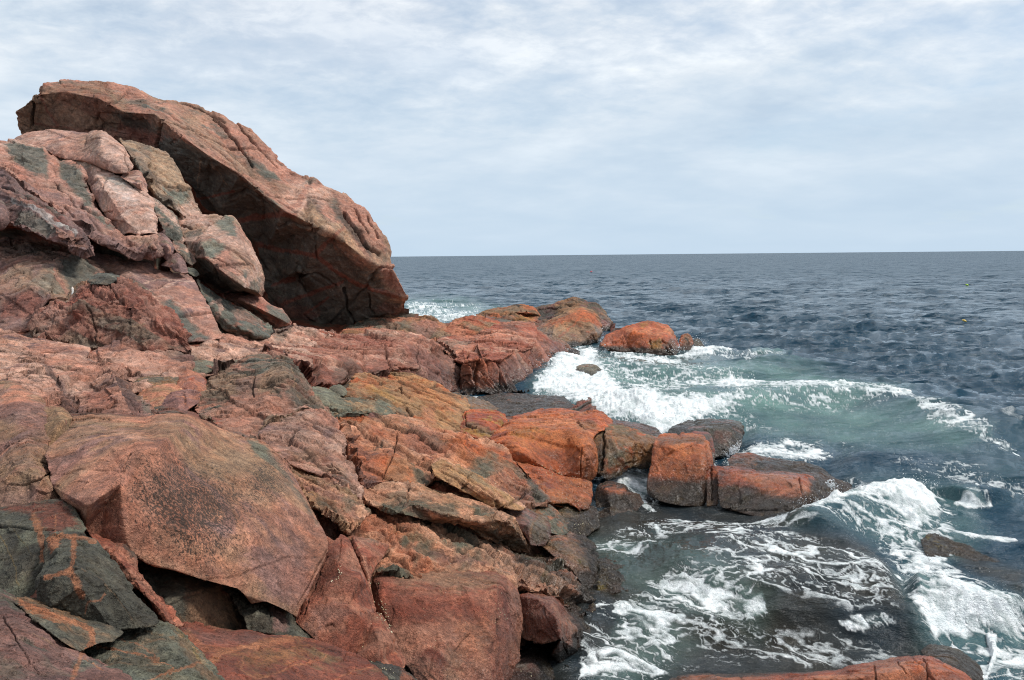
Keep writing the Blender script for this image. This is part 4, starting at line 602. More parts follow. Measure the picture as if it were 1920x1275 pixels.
rock('boulder', 'plum red boulder with pale rim between layered slab and waterline', G4, 'MmG', '925,950,10.2 948,948,10.4 971,949,10.6 990,956 1008,966,10.6 1026,971,10.5 1030,990,10.3 1031,1008,10.1 1020,1022,9.9 997,1020,9.7 982,998,9.8 958,974,9.9', ridges=['971,949,10.6 990,985,9.8 997,1020,9.7', '990,985,9.8 1008,970,10.3'], patches=[('g', '993,985 1010,968 1026,972 1028,1005 1015,1018 998,1018', 5, .6)], veins=[('q', '1008,967 998,985 993,1005', 4, .8)], rough=.7, strata=(-40, .5, 4))
rock('flat_rock', 'grey curved slab with orange streaks above the dark wet boulder', G4, 'GgO', '968,948,10.8 980,944 997,942,11.2 1015,943 1032,946,11.3 1046,959,11.1 1055,970 1062,982,10.9 1068,1000,10.6 1055,1006,10.4 1035,1000,10.3 1024,975,10.5 1008,965,10.5', ridges=['997,942,11.2 1020,958,10.8 1045,975,10.7 1068,1000,10.6'], patches=[('O', '985,952 1010,955 1022,968 1000,965', 4, .6)], veins=[('O', '985,958 1020,960', 2, .6), ('O', '1020,952 1040,970', 2, .5)], rough=.7, strata=(-35, 1, 5), rnd=5, wet=.4)
rock('boulder', 'dark wet boulder at the waterline with pink crest', G3, 'dGp', '1030,945,11.9 1040,938,12.1 1052,934,12.2 1067,934,12.2 1084,952,12.1 1100,951 1113,952,12.1 1123,967,11.9 1122,988,11.6 1106,1002,11.3 1080,1006,11 1067,996,10.9 1052,968,11.3', ridges=['1052,934,12.2 1065,955,11.6 1085,968,11.5 1122,967,11.7'], patches=[('p', '1100,956 1118,956 1120,975 1108,970', 4, .6), ('k', '1065,972 1120,975 1118,998 1075,1005', 6, .8)], rough=.9, wet=.7, specks=[('1075,985 1100,985', 6, 10, 1)])
rock('flat_rock', 'weathered tan rock dropping into the wash, right of mossy crevice', G4, 'qmb', '1018,1024,10 1028,1000,10.5 1045,996,10.7 1074,1001,10.9 1096,1005,11 1113,1020,10.8 1120,1040,10.4 1120,1070,9.9 1117,1095,9.5 1108,1112,9.3 1095,1095,9.3 1077,1070,9.4 1045,1045,9.6', ridges=['1028,1000,10.5 1060,1025,9.9 1100,1060,9.6 1108,1112,9.3', '1060,1025,9.9 1113,1020,10.8'], veins=[('O', '1035,1012 1065,1010 1090,1015', 4, .7)], patches=[('m', '1020,1025 1050,1035 1090,1080 1060,1060', 6, .6)], rough=.8, strata=(-35, .8, 4), wet=.2, mossy=['1078,1045 1100,1045 1100,1060 1080,1060'])
rock('rock_ledge', 'orange pink slope strewn with tiny pale snail shells above the squared boulder', G4, 'PpG', '650,960,8.3 672,915,9.1 700,925,8.9 717,932,8.8 760,952,8.7 827,972,8.9 877,986,9.2 943,1020,9.8 993,1040,10.2 1020,1022,10.2 1045,1038,10 1062,1050,9.8 1090,1080,9.5 1116,1105,9.3 1116,1130,9 1108,1160,8.7 1088,1160,8.5 1050,1140,8.3 1027,1120,8.2 967,1102,8 940,1110,7.7 890,1100,7.4 800,1100,7.1 730,1090,6.9 670,1080,6.8 640,1030,7 640,990,7.6',
  ridges=['700,925,8.9 730,985,7.9 800,1020,7.8 900,1048,7.9 967,1080,8 1050,1105,8.3', '717,932,8.8 780,975,8.2 860,1015,8.3 960,1055,8.5 1062,1095,8.7', '670,980,7.7 730,1010,7.5 800,1050,7.4'],
  patches=[('G', '655,990 690,1000 735,1022 700,1022 660,1005', 5, .7), ('M', '810,1025 870,1045 930,1058 880,1060 820,1042', 8, .7), ('G', '820,975 870,988 945,1025 910,1020 850,1000', 6, .6), ('d', '945,1022 1000,1042 1070,1075 1108,1108 1060,1095 990,1062', 8, .7), ('m', '930,1060 1000,1085 1030,1110 970,1098', 8, .5), ('q', '730,965 780,985 830,1020 760,1000', 10, .5), ('G', '1000,1100 1040,1110 1070,1130 1030,1122', 5, .6), ('p', '1020,1105 1095,1140 1105,1158 1060,1140', 8, .5), ('r', '660,965 700,985 690,1000 655,985', 8, .5)],
  cracks=[('730,1000 750,1020 758,1030', 3), ('715,980 735,1000', 3), ('790,1010 850,1030 920,1040', 2), ('960,1040 1010,1060', 2.5)], rough=1.3, strata=(-27, 1.2, 5), T=1.2, mossy=['990,1030 1020,1035 1015,1050 995,1045', '970,1048 1000,1045 1010,1058 985,1056', '1015,1070 1035,1085 1040,1098 1015,1095', '1050,1125 1085,1118 1085,1135 1055,1138'],
  specks=[('815,985 870,1010 950,1040', 10, 60, .9), ('900,1000 950,1025', 7, 40, .9), ('760,1000 860,1040', 16, 40, .8)])
rock('boulder', 'large squared red boulder with damp front face beside the crack', G5, 'rpR', '688,1090,7.05 697,1075 710,1062,7.3 722,1050 738,1043,7.7 793,1044,8 860,1056,8 927,1069,8 945,1078 960,1089,7.9 974,1117,7.7 978,1150 978,1184,7.3 974,1228,7 955,1275,6.7 940,1300,6.5 850,1300,6 790,1290,6 760,1243,6.1 745,1212 733,1183,6.4 718,1160 706,1143,6.6 698,1115,6.8',
  ridges=['697,1094,6.9 712,1093,6.75 760,1104,6.75 850,1113,6.8 905,1105,7 933,1104,7 952,1090,7.6', '933,1104,7 930,1150,6.75 930,1183,6.6 922,1300,6.2', '712,1093,6.75 712,1120,6.6 733,1183,6.4', '760,1104,6.75 770,1150,6.5 800,1240,6.1', '780,1062,7.5 850,1075,7.4 927,1069,8'],
  patches=[('R', '705,1095 760,1108 850,1125 925,1140 920,1160 850,1155 780,1170 735,1165', 14, .6), ('q', '730,1055 800,1055 930,1080 930,1100 850,1105 740,1090', 12, .7), ('O', '860,1165 925,1160 920,1230 860,1230', 16, .4), ('M', '938,1100 968,1110 972,1200 935,1200', 8, .4), ('q', '835,1205 870,1235 860,1290 830,1290', 8, .4)], cracks=[('710,1095 708,1120 715,1140', 2), ('850,1220 870,1200 880,1190', 2), ('800,1060 820,1070 830,1072', 2.5), ('933,1160 937,1200', 3)], rough=.55, soft=8, rnd=3, T=1.0, specks=[('708,1090 710,1120 728,1160 733,1180', 3, 30, 1.2), ('955,1130 935,1180', 14, 18, .9), ('760,1080 800,1140 780,1200', 40, 16, .8)])
rock('boulder', 'red cube boulder with shaded left face by the water', G5, 'rpP', '975,1116,8 990,1114 1010,1116,8.2 1037,1122,8.3 1062,1142,8.5 1095,1157,8.8 1100,1180,8.5 1096,1200,8.3 1090,1225 1080,1245,7.8 1050,1238,7.6 1036,1228,7.5 1052,1205,7.3 1054,1196,7.25 1017,1205,7.3 990,1198,7.5 979,1192,7.6 977,1150,7.8', ridges=['975,1118,7.9 1010,1124,7.75 1036,1132,7.6 1062,1142,8.5', '1036,1132,7.6 1043,1160,7.3 1054,1196,7.25', '1054,1196,7.25 1075,1180,7.8 1095,1157,8.8'], patches=[('R', '980,1120 1034,1130 1050,1192 1015,1200 982,1190', 6, .75), ('P', '1060,1145 1092,1158 1095,1195 1075,1190 1058,1165', 8, .5), ('M', '1040,1205 1052,1200 1085,1235 1045,1235', 6, .5)], cracks=[('1055,1197 1062,1225', 2.5)], rough=.6, wet=.3, mossy=['1025,1205 1045,1205 1050,1222 1030,1220'])
rock('stone', 'wet reddish slab stone at the bottom beside the squared boulder', G5, 'mMr', '955,1275,6.9 962,1240,7.4 975,1224,7.7 1000,1216,7.9 1027,1221,8 1042,1246,7.8 1035,1275,7.2 1020,1300,6.9 950,1300,6.6', ridges=['975,1224,7.7 1000,1245,7.2 1010,1300,6.8'], patches=[('w', '968,1240 990,1245 985,1255 970,1250', 4, .6), ('k', '1000,1240 1035,1250 1020,1290 990,1280', 8, .5)], rough=.7, wet=.7, specks=[('985,1260 1000,1280', 6, 8, 1.2)])
rock('boulder', 'weed covered black rock mass along the water edge', G3, 'kdp', '1105,1105,9.4 1112,1060,10.2 1122,1037,10.6 1140,1036 1176,1048,10.6 1195,1065,10.4 1240,1072,10.2 1250,1090,9.9 1240,1120,9.5 1200,1142,9.2 1160,1150,9 1133,1162,8.8 1135,1184,8.5 1115,1220,8.1 1095,1250,7.8 1083,1260,7.6 1060,1262,7.5 1082,1220,7.9 1095,1160,8.6', ridges=['1122,1037,10.6 1130,1065,9.9 1160,1080,9.7 1240,1085,10', '1130,1065,9.9 1115,1120,9 1110,1170,8.5 1083,1250,7.7', '1160,1080,9.7 1170,1105,9.3 1210,1110,9.5'], patches=[('p', '1135,1043 1175,1050 1170,1060 1140,1058', 5, .8), ('p', '1140,1095 1165,1092 1178,1110 1150,1118', 6, .7), ('M', '1100,1180 1125,1170 1120,1200 1098,1230', 7, .5), ('y', '1108,1100 1130,1095 1130,1130 1112,1140', 8, .4)], rough=1.3, wet=.9, mossy=['1110,1080 1140,1080 1135,1140 1108,1145'], specks=[('1120,1140 1180,1130', 8, 12, 1)])
# --- foreground, left
rock('boulder', 'brown rounded boulder at the left edge behind the big smooth boulder', G5, 'qmp', '-60,724,7.3 0,717,7.4 20,714,7.4 34,718 44,728,7.2 66,740 84,754,6.9 90,780,6.5 88,812,6.2 62,830,6 37,842,5.9 20,866,5.7 -60,890,5.6', ridges=['20,714,7.4 40,770,6.4 37,842,5.9', '0,717,7.4 -10,790,6.3'], rough=.4, rnd=10)
rock('boulder', 'cracked brown boulder at the left edge just above the dark hollow', G5, 'qmp', '-60,870,5.9 0,850,5.9 20,830,6 37,818,6.1 53,811,6.2 82,810,6.2 90,830 92,848,5.9 94,880,5.6 100,905,5.4 112,935,5.2 60,948,5 0,954,4.9 -60,960,4.9', ridges=['53,811,6.2 55,850,5.5 30,880,5.2 0,905,5.1', '30,880,5.2 80,895,5.1 112,935,5.2'], cracks=[('12,905 45,908 75,900 95,885', 3), ('35,835 45,820 60,815', 2)], patches=[('m', '0,900 60,912 100,910 110,935 20,950 0,950', 8, .5)], rough=.7)
rock('stone', 'upright tan wedge stone squeezed between two brown boulders', G5, 'qtp', '84,766,6.7 100,764,6.8 117,766,6.8 134,784,6.6 128,805 114,830,6.1 96,845,5.9 90,820,6.1 86,795', ridges=['117,766,6.8 116,790,6.2 114,830,6.1'], rough=.4)
rock('boulder', 'enormous smooth tan red boulder mottled with black lichen in the foreground', G5, 'pqm', '87,853,5.5 96,838 112,824,6 128,800 138,786,6.7 165,782 200,782,6.9 267,786,6.9 300,780,6.8 325,778 350,779,6.8 368,784 383,792,6.9 427,812,7.1 460,823,7.2 480,827 500,834,7.3 518,850 535,868,7.2 551,893,7.1 573,933,6.8 593,978,6.5 611,1008,6.3 612,1032,6.1 605,1055,5.9 590,1080,5.7 575,1112,5.6 555,1154,5.4 533,1140,5.3 500,1125,5.25 473,1128,5.2 460,1112 447,1101,5.1 410,1092 367,1081,4.95 333,1068,4.9 277,1054,4.8 243,1028,4.8 215,1020 187,1014,4.85 163,991,4.9 147,964,5 130,945 117,934,5 100,910,5.2',
  ridges=['112,824,6 160,826,5.7 200,828,5.6 250,826,5.55 296,838,5.4 340,800,6.2 350,779,6.8', '296,838,5.4 262,848,5.2 240,870,5.1 230,892,5 226,908,4.95', '117,934,5 140,935,4.75 165,950,4.72 195,928,4.75 226,908,4.95', '163,991,4.9 200,945,4.95 226,908,4.95', '226,908,4.95 230,960,4.85 243,1028,4.8', '296,838,5.4 320,920,5.2 350,1000,5.05 367,1081,4.95', '500,834,7.3 470,900,6.2 480,1000,5.6 500,1125,5.25', '535,868,7.2 545,950,6.3 560,1060,5.75'],
  patches=[('r', '235,935 250,1030 330,1065 450,1098 480,1120 400,1060 300,1020', 16, .35), ('m', '480,1010 540,1000 590,1060 560,1140 500,1110', 22, .55), ('P', '210,810 260,815 296,836 250,826', 5, .5), ('G', '462,824 500,834 545,890 580,950 595,985 575,950 520,880 475,845', 5, .7), ('g', '460,825 500,835 502,860 480,850', 3, .8), ('r', '165,985 228,940 232,1010 190,1010', 10, .4)],
  cracks=[('612,1030 590,1070 570,1115 556,1150', 2.2), ('100,800 150,800 195,785', 1.5), ('232,868 240,855 246,850', 2)], rough=.26, chip=.8, soft=4, lichen=[(345, 945, 110, 75, 35, 1.0), (325, 900, 45, 50, 40, .8), (500, 900, 45, 60, 60, .75), (380, 1010, 90, 50, 15, .6), (430, 930, 110, 80, 30, .5)])
rock('boulder', 'reddish faceted block joined to the right end of the enormous boulder', G5, 'rpm', '600,1010,6.7 612,1008,6.7 627,1018,6.6 640,1005,6.9 651,1010,6.8 664,1040 674,1068,6.5 688,1100,6.4 701,1138,6.2 694,1175,5.9 685,1200 662,1234,5.6 640,1225,5.5 623,1218,5.5 590,1195,5.5 555,1165,5.6 560,1140,5.8 573,1110,6 590,1070,6.2', ridges=['627,1018,6.6 632,1050,6.2 640,1075,6.05 610,1110,5.9 578,1135,5.7', '640,1075,6.05 674,1068,6.5', '640,1075,6.05 672,1085,6 688,1100,6.4', '610,1110,5.9 650,1135,5.75 680,1160,5.75 662,1234,5.6'], patches=[('R', '612,1020 630,1025 636,1072 600,1105 580,1130 590,1080', 6, .6), ('m', '580,1140 640,1130 660,1150 600,1180', 10, .5)], cracks=[('612,1045 600,1075 585,1110 570,1150', 2.2), ('610,1175 625,1170 630,1176', 2.5), ('640,1010 636,1060', 2)], rough=.5, specks=[('632,1065 640,1075 620,1095', 3, 14, 1.3)])
rock('flat_rock', 'thin red slab wedged upright in the long crack', G5, 'prq', '649,1010,7.1 660,1006 694,1013,7.3 728,1023,7.3 718,1040 702,1063,6.9 690,1088,6.6 694,1112 703,1142,6.3 690,1120,6.3 676,1075,6.6 662,1040,6.8', ridges=['660,1006 680,1045,6.6 690,1088,6.6'], patches=[('G', '655,1003 700,1010 720,1022 690,1016', 4, .5)], cracks=[('655,1012 675,1055 700,1120', 3)], rough=.5, specks=[('690,1080 697,1110 703,1135', 2, 22, 1.3)])
rock('stone', 'triangular red stone wedged under the squared boulder', G5, 'pro', '672,1216,5.75 682,1188 694,1160,6 704,1150 714,1152,6.1 730,1180 745,1215,5.9 762,1246,5.8 752,1256,5.6 710,1244,5.5 672,1230,5.5', ridges=['714,1152,6.1 710,1200,5.6 710,1244,5.5'], rough=.5, specks=[('714,1150 690,1170 675,1215', 2.5, 26, 1.3), ('715,1155 735,1190', 3, 14, 1.2)])
rock('boulder', 'dark recessed brown rock under the overhang of the enormous boulder', G5, 'bdr', '243,1050,5.4 290,1055 367,1080,5.5 433,1095,5.6 462,1120,5.7 472,1180,5.4 440,1182 383,1176,5 350,1172,4.9 300,1138,4.8 262,1100,4.8', ridges=['367,1080,5.5 350,1110,5 345,1172,4.9'], patches=[('G', '255,1065 345,1090 348,1165 300,1130', 5, .8), ('q', '348,1100 430,1115 450,1170 360,1165', 6, .8)], rough=.5, T=.6)
rock('flat_rock', 'blackish slate wedge below the right end of the enormous boulder', G5, 'dGd', '430,1105,5.5 450,1112 468,1124,5.6 500,1124,5.7 533,1138,5.7 560,1168,5.7 600,1197,5.7 628,1222,5.5 615,1226,5.3 567,1204,5.2 513,1188,5.1 467,1180,5.1 455,1150,5.2', ridges=['468,1124,5.6 490,1155,5.2 567,1204,5.2', '500,1124,5.7 520,1160,5.3'], patches=[('m', '508,1135 530,1138 540,1180 515,1182', 4, .8)], cracks=[('506,1140 512,1185', 2)], rough=1.2, strata=(-40, 1, 5))
rock('flat_rock', 'thin red vein slab filling the joint under the enormous boulder', G5, 'rpR', '160,990,4.85 187,1012,4.8 222,1022 250,1040,4.75 255,1075,4.6 278,1100,4.6 303,1130,4.6 347,1172,4.5 328,1175,4.4 300,1150,4.35 275,1115,4.35 245,1085,4.4 215,1050,4.5 190,1025,4.6', ridges=['187,1012,4.8 215,1040,4.5 250,1080,4.4 300,1140,4.35'], patches=[('d', '210,1020 250,1030 280,1055 250,1050', 4, .8), ('R', '190,1015 240,1045 250,1070 215,1045', 6, .5)], cracks=[('255,1085 280,1090', 3), ('290,1125 310,1128', 2)], rough=1.2)
rock('boulder', 'greenish grey boulder with orange vein at the left edge under red cap', G5, 'Gdg', '-60,965,4.9 0,955,4.9 50,947,4.95 110,936,5 135,950,4.9 160,990,4.6 150,1002,4.5 92,1005,4.4 90,1035,4.3 86,1066,4.2 72,1122,4.05 40,1126,4 0,1122,4 -60,1122,4', ridges=['0,985,4.6 60,991,4.5 105,985,4.55 135,950,4.9', '60,991,4.5 80,1060,4.2', '0,955,4.9 60,958,4.8 110,936,5'], patches=[('R', '0,952 60,945 115,938 150,985 100,1000 80,985 65,960 0,962', 6, .8), ('G', '0,960 50,960 60,985 40,990 0,986', 4, .8)], veins=[('O', '62,965 72,990 82,1020 88,1050', 13, .9), ('O', '105,965 103,1000', 3, .7), ('y', '0,1005 25,1050 36,1100', 2, .6), ('y', '25,990 60,1040', 2, .4)], cracks=[('0,988 40,989 80,993 100,992', 4)], rough=.6)
rock('boulder', 'dark grey angular block crossed by bright orange veins at lower left', G5, 'dGd', '88,1012,4.35 96,1003 117,1000,4.45 150,1002,4.45 177,1013,4.4 202,1047,4.3 235,1090,4.2 273,1137,4.05 299,1164,3.95 290,1171,3.85 267,1174,3.8 240,1177 217,1181,3.75 185,1168 160,1158,3.75 100,1141,3.75 73,1128,3.8 70,1087,3.9 80,1070 87,1050,4.1', ridges=['88,1012,4.35 110,1040,4 80,1082,3.82 95,1138,3.72', '150,1002,4.45 175,1050,4.05 205,1095,3.95 240,1140,3.85 267,1174,3.8', '110,1040,4 140,1045,3.95 175,1050,4.05', '140,1045,3.95 150,1100,3.75 217,1181,3.75'], patches=[('G', '140,1020 175,1015 200,1050 230,1095 270,1145 230,1120 180,1060', 6, .5), ('G', '80,1085 125,1080 140,1120 120,1145 95,1135', 6, .6), ('O', '90,1008 118,1000 110,1025 95,1038', 4, .85)], veins=[('O', '140,1005 137,1040 132,1070 110,1078 85,1082', 10, .95), ('O', '132,1070 145,1100 152,1118', 14, .9), ('O', '120,1003 160,1010 178,1016', 8, .8), ('O', '160,1150 165,1130 190,1125 200,1110', 4, .7), ('t', '140,1060 200,1095 250,1160', 2, .5)], rough=.9)
rock('flat_rock', 'brownish grey rock with thick orange vein under the dark angular block', G5, 'Gbd', '20,1122,3.75 45,1122 73,1126,3.85 110,1140 157,1156,3.8 190,1168 213,1180,3.75 230,1186,3.75 210,1200,3.6 187,1202,3.5 150,1218,3.35 125,1205,3.3 67,1160,3.4', ridges=['73,1126,3.85 110,1170,3.45 150,1218,3.35'], veins=[('O', '40,1130 90,1152 140,1165 170,1180 175,1200 160,1225', 12, .95)], patches=[('b', '40,1126 90,1135 70,1155', 6, .7)], rough=.7)
rock('flat_rock', 'grey green flat slab with thin orange lines at the bottom left', G5, 'gGt', '150,1226,3.7 157,1217,3.75 178,1202 200,1188,3.95 250,1176 300,1166,4.15 318,1168,4.2 340,1188 362,1210,4.1 402,1256,3.9 420,1275,3.8 440,1310,3.6 190,1310,3 165,1262,3.3', ridges=['200,1188,3.95 230,1240,3.45 260,1310,3.05', '300,1166,4.15 345,1225,3.7 395,1275,3.5 425,1310,3.4', '318,1168,4.2 345,1225,3.7'], veins=[('O', '165,1205 240,1222 310,1240 325,1255 290,1270 230,1300', 4, .8), ('O', '200,1195 260,1205 300,1235', 2, .6), ('O', '320,1262 350,1250 380,1240', 5, .7), ('O', '150,1218 165,1200', 8, .8), ('y', '330,1175 390,1250', 3, .5)], patches=[('d', '200,1240 300,1245 310,1260 220,1262', 8, .6), ('b', '325,1175 400,1260 420,1280 390,1275 340,1220', 5, .6)], rough=.8, strata=(-15, 1, 5))
rock('flat_rock', 'smooth purple brown slab corner at the very bottom left', G5, 'MmG', '-60,1090,4 0,1108,3.8 22,1126,3.75 45,1140 68,1160,3.6 100,1184 133,1210,3.4 160,1230 187,1250,3.2 235,1276,3.1 262,1310,2.9 -60,1310,2.5', ridges=['0,1108,3.8 40,1200,3.05 110,1260,2.9 180,1310,2.7', '133,1210,3.4 110,1260,2.9'], veins=[('O', '155,1225 145,1250 135,1275', 9, .7), ('O', '160,1235 190,1262', 5, .7), ('q', '60,1190 100,1210 150,1240', 2, .6)], patches=[('G', '0,1225 40,1250 60,1275 0,1280', 10, .6)], cracks=[('0,1150 40,1210 75,1258', 2.5)], rough=.6)
rock('boulder', 'rust brown low rock with glowing orange vein at the bottom centre', G5, 'rRb', '325,1172,4.8 350,1168,4.95 385,1174,5 430,1180,5.05 467,1184,5.1 513,1190,5.2 560,1200,5.3 583,1203,5.3 615,1216 635,1222,5.3 662,1228,5.3 690,1242,5.2 712,1258,5 722,1276,4.8 740,1310,4.6 430,1310,3.6 402,1262,3.9 362,1214,4.3', ridges=['350,1168,4.95 400,1225,4.3 440,1260,4 500,1310,3.8', '400,1225,4.3 470,1205,4.7 550,1195,5.1', '470,1205,4.7 560,1245,4.5 640,1280,4.5'], veins=[('O', '395,1242 415,1225 440,1218 490,1205 545,1197', 15, .95), ('O', '350,1185 380,1215 430,1222', 18, .5), ('O', '455,1235 452,1255 480,1270 520,1265 560,1250 610,1232', 4, .7), ('O', '600,1290 660,1260 700,1250', 4, .5)], patches=[('m', '340,1178 440,1180 540,1198 440,1205 380,1210', 10, .5), ('y', '430,1225 560,1205 600,1225 480,1260', 20, .35)], rough=.5, wet=.15)
rock('flat_rock', 'black wet rock sliver at the bottom between two red boulders', G5, 'dkG', '660,1232,5.5 690,1240,5.5 712,1246 750,1252,5.6 780,1275,5.6 795,1310,5.4 720,1310,4.9 718,1272,5 700,1254,5.2', patches=[('o', '755,1255 775,1270 770,1290 750,1280', 5, .6)], rough=1, wet=.6, specks=[('690,1248 745,1262', 4, 12, 1.3)])
# --- bottom right
rock('rock_ledge', 'orange rounded ledge with vertical cracks at the bottom right edge', G3, 'pro', '1255,1275,7.0 1285,1266,7.1 1360,1268,7.1 1447,1264,7.1 1500,1263 1567,1262,7 1597,1250,6.9 1640,1246,6.9 1680,1235,6.9 1713,1231,6.9 1747,1233,6.9 1765,1240 1780,1250,6.7 1813,1269,6.5 1828,1290,6.3 1840,1320,6.0 1240,1320,6.2', ridges=['1285,1266,7.1 1450,1275,6.6 1600,1268,6.4 1720,1250,6.35 1780,1262,6.3 1828,1290,6.3'], cracks=[('1638,1248 1645,1275', 2.5), ('1730,1233 1742,1262 1738,1280', 3), ('1680,1238 1700,1262', 2)], rough=.5, soft=8, rnd=6, wet=.4)
rock('boulder', 'dark brown wet stone behind the orange ledge at bottom right', G3, 'dbk', '1728,1222,7.6 1740,1212,7.7 1757,1209,7.8 1797,1220,7.7 1830,1243,7.5 1850,1268,7.3 1850,1300,7.0 1800,1300,6.8 1775,1258,7 1745,1240,7.2', ridges=['1757,1209,7.8 1780,1235,7.25 1820,1265,7.0'], rough=.7, rnd=8, wet=1)
rock('rock_ledge', 'low dark weedy rock shelf just above the wash at right', G3, 'kyd', '1728,1014,10.75 1740,1001,11.0 1754,1000,11.05 1790,1017,10.8 1840,1038,10.4 1890,1060,10.05 1950,1086,9.75 1950,1122,9.3 1880,1112,9.35 1810,1082,9.75 1745,1054,10.1', rough=.9, rnd=6, wet=1, mossy=['1735,1000 1760,1005 1780,1030 1740,1035'])
# ------------------------------------------------------------------ bedrock under and between the rocks
def bedrock():
    P = np.concatenate(GROUND_PTS); px, py = to_px(P); C = 9.0; x0, y0 = -70, 120; nx, ny = int(1400 / C), int(1200 / C)
    D = np.full((ny, nx), np.inf); i = ((px - x0) / C).astype(int); j = ((py - y0) / C).astype(int); ok = (i >= 0) & (i < nx) & (j >= 0) & (j < ny)
    np.minimum.at(D, (j[ok], i[ok]), P[ok, 1])
    occ = np.isfinite(D)
    def sh(M, dx, dy, fill):
        R = np.full_like(M, fill); ys, yd = (slice(max(0, -dy), ny - max(0, dy)), slice(max(0, dy), ny - max(0, -dy))); xs, xd = (slice(max(0, -dx), nx - max(0, dx)), slice(max(0, dx), nx - max(0, -dx)))
        R[yd, xd] = M[ys, xs]; return R
    def morph(M, r, op, fill):
        R = M.copy()
        for dy in range(-r, r + 1):
            for dx in range(-r, r + 1):
                if dx * dx + dy * dy <= r * r + 1: R = op(R, sh(M, dx, dy, fill))
        return R
    occ[:, :8] |= (np.arange(ny) * C + y0 > 300)[:, None]; occ[-6:, :int(1000 / C)] = True
    closed = morph(morph(occ, 5, np.logical_or, False), 5, np.logical_and, False)
    inner = morph(closed, 1, np.logical_and, False); deepin = morph(occ, 4, np.logical_and, False); inner &= deepin | ((np.arange(ny) * C + y0 > 300)[:, None])
    D2 = np.where(np.isfinite(D), D, -np.inf); far = morph(D2, 2, np.maximum, -np.inf)
    for _ in range(10):
        bad = ~np.isfinite(far); 
        if not bad.any(): break
        far = np.where(bad, morph(far, 2, np.maximum, -np.inf), far)
    far = np.where(np.isfinite(far), far, 12)
    for _ in range(3): far = sum(sh(far, dx, dy, 0) for dx in (-1, 0, 1) for dy in (-1, 0, 1)) / np.maximum(sum(sh(np.ones_like(far), dx, dy, 0) for dx in (-1, 0, 1) for dy in (-1, 0, 1)), 1)
    far = far * 1.005 + 0.05
    jj, ii = np.nonzero(inner); idx = np.full((ny + 1, nx + 1), -1); VX = []
    gx, gy = np.meshgrid(np.arange(nx + 1), np.arange(ny + 1)); dc = np.pad(far, ((0, 1), (0, 1)), 'edge')
    V = at_d((x0 + gx * C).ravel(), (y0 + gy * C).ravel(), dc.ravel()); a = jj * (nx + 1) + ii
    Q = np.concatenate([np.stack([a, a + nx + 1, a + nx + 2], 1), np.stack([a, a + nx + 2, a + 1], 1)])
    u, inv = np.unique(Q, return_inverse=True); V = V[u]; Q = inv.reshape(-1, 3)
    keep = V[Q][:, :, 2].max(1) > 0.12; Q = Q[keep]
    A = np.ones((len(V), 1)); V, Q, A = subdivide(V, Q, A, lambda V, A, E: QUAL * 1.6 * np.maximum(V[E, 1].mean(1), 1) / 1000)
    n = vnormals(V, Q); V = V + n * ((0.04 * fbm(V * 1.3, 4, 900) + 0.05 * facet(V * 2.2, 901)[0] + 0.02 * fbm(V * 9, 3, 902)) * np.minimum(1, V[:, 1] / 8))[:, None]
    k = sstep(-.3, .4, fbm(V * 0.8, 4, 903)); col = PAL['r'][None] * (1 - k)[:, None] * .8 + PAL['G'][None] * k[:, None] * .7
    me = make_mesh('ground', V, Q, M_ROCK); add_attr(me, 'rock_color', col * (1 + .3 * fbm(V * 6, 4, 904))[:, None]); add_attr(me, 'wet', np.full(len(V), .3)); add_attr(me, 'lichen', np.zeros(len(V)))
    tag(link('ground', me), kind='structure')
bedrock()
def shore_behind():       # the same shore going on to the left of the picture and under the photographer
    g = 0.14; gx, gy = np.meshgrid(np.arange(-34, 7, g), np.arange(-12, 40, g)); ny, nx = gx.shape; x, y = gx.ravel(), gy.ravel(); P = np.stack([x, y, 0 * x], 1)
    z = np.interp(y, [-12, 0, 3, 5, 8, 12, 15, 18, 22, 26, 32, 40], [1.9, 2.0, 1.8, 2.1, 2.6, 2.6, 2.8, 3.6, 5.6, 7.6, 9.0, 7.0]) + 0.05 * np.maximum(0, -x - 0.7 * np.maximum(y, 0)) * (1 + .5 * fbm(P * .15, 3, 950))
    z -= 3.2 * sstep(1.5, 6.5, x + 0.15 * y); f1, e1 = facet(P * .55 + .2 * np.stack([fbm(P * .7, 3, 951)] * 3, 1), 952); f2, _ = facet(P * 1.5, 953)
    z += 0.55 * f1 + .20 * f2 + .05 * fbm(P * 3, 3, 954) - .25 * (1 - sstep(0, .10, e1)); V = np.stack([x, y, z], 1); px, py = to_px(V)
    inside = (y > 0.4) & (px > -12) & (py < 1312); j, i = np.nonzero(np.ones((ny - 1, nx - 1))); a = j * nx + i; Q = np.stack([a, a + 1, a + nx + 1, a + nx], 1); Q = Q[~inside[Q].any(1)]
    u, inv = np.unique(Q, return_inverse=True); V = V[u]; Q = inv.reshape(-1, 4); k = sstep(-.3, .4, fbm(V * .5, 4, 955)); k2 = sstep(.1, .4, fbm(V * .7 + 40, 4, 956))
    col = PAL['p'][None] * (1 - k)[:, None] + PAL['q'][None] * k[:, None]; col = (col * (1 - k2)[:, None] + PAL['G'][None] * k2[:, None]) * .8 * (1 + .3 * fbm(V * 3, 4, 957))[:, None]
    me = make_mesh('terrain', V, Q, M_ROCK); add_attr(me, 'rock_color', np.clip(col, .01, .9)); add_attr(me, 'wet', np.zeros(len(V))); add_attr(me, 'lichen', np.zeros(len(V)))
    tag(link('terrain', me), kind='structure')
shore_behind()

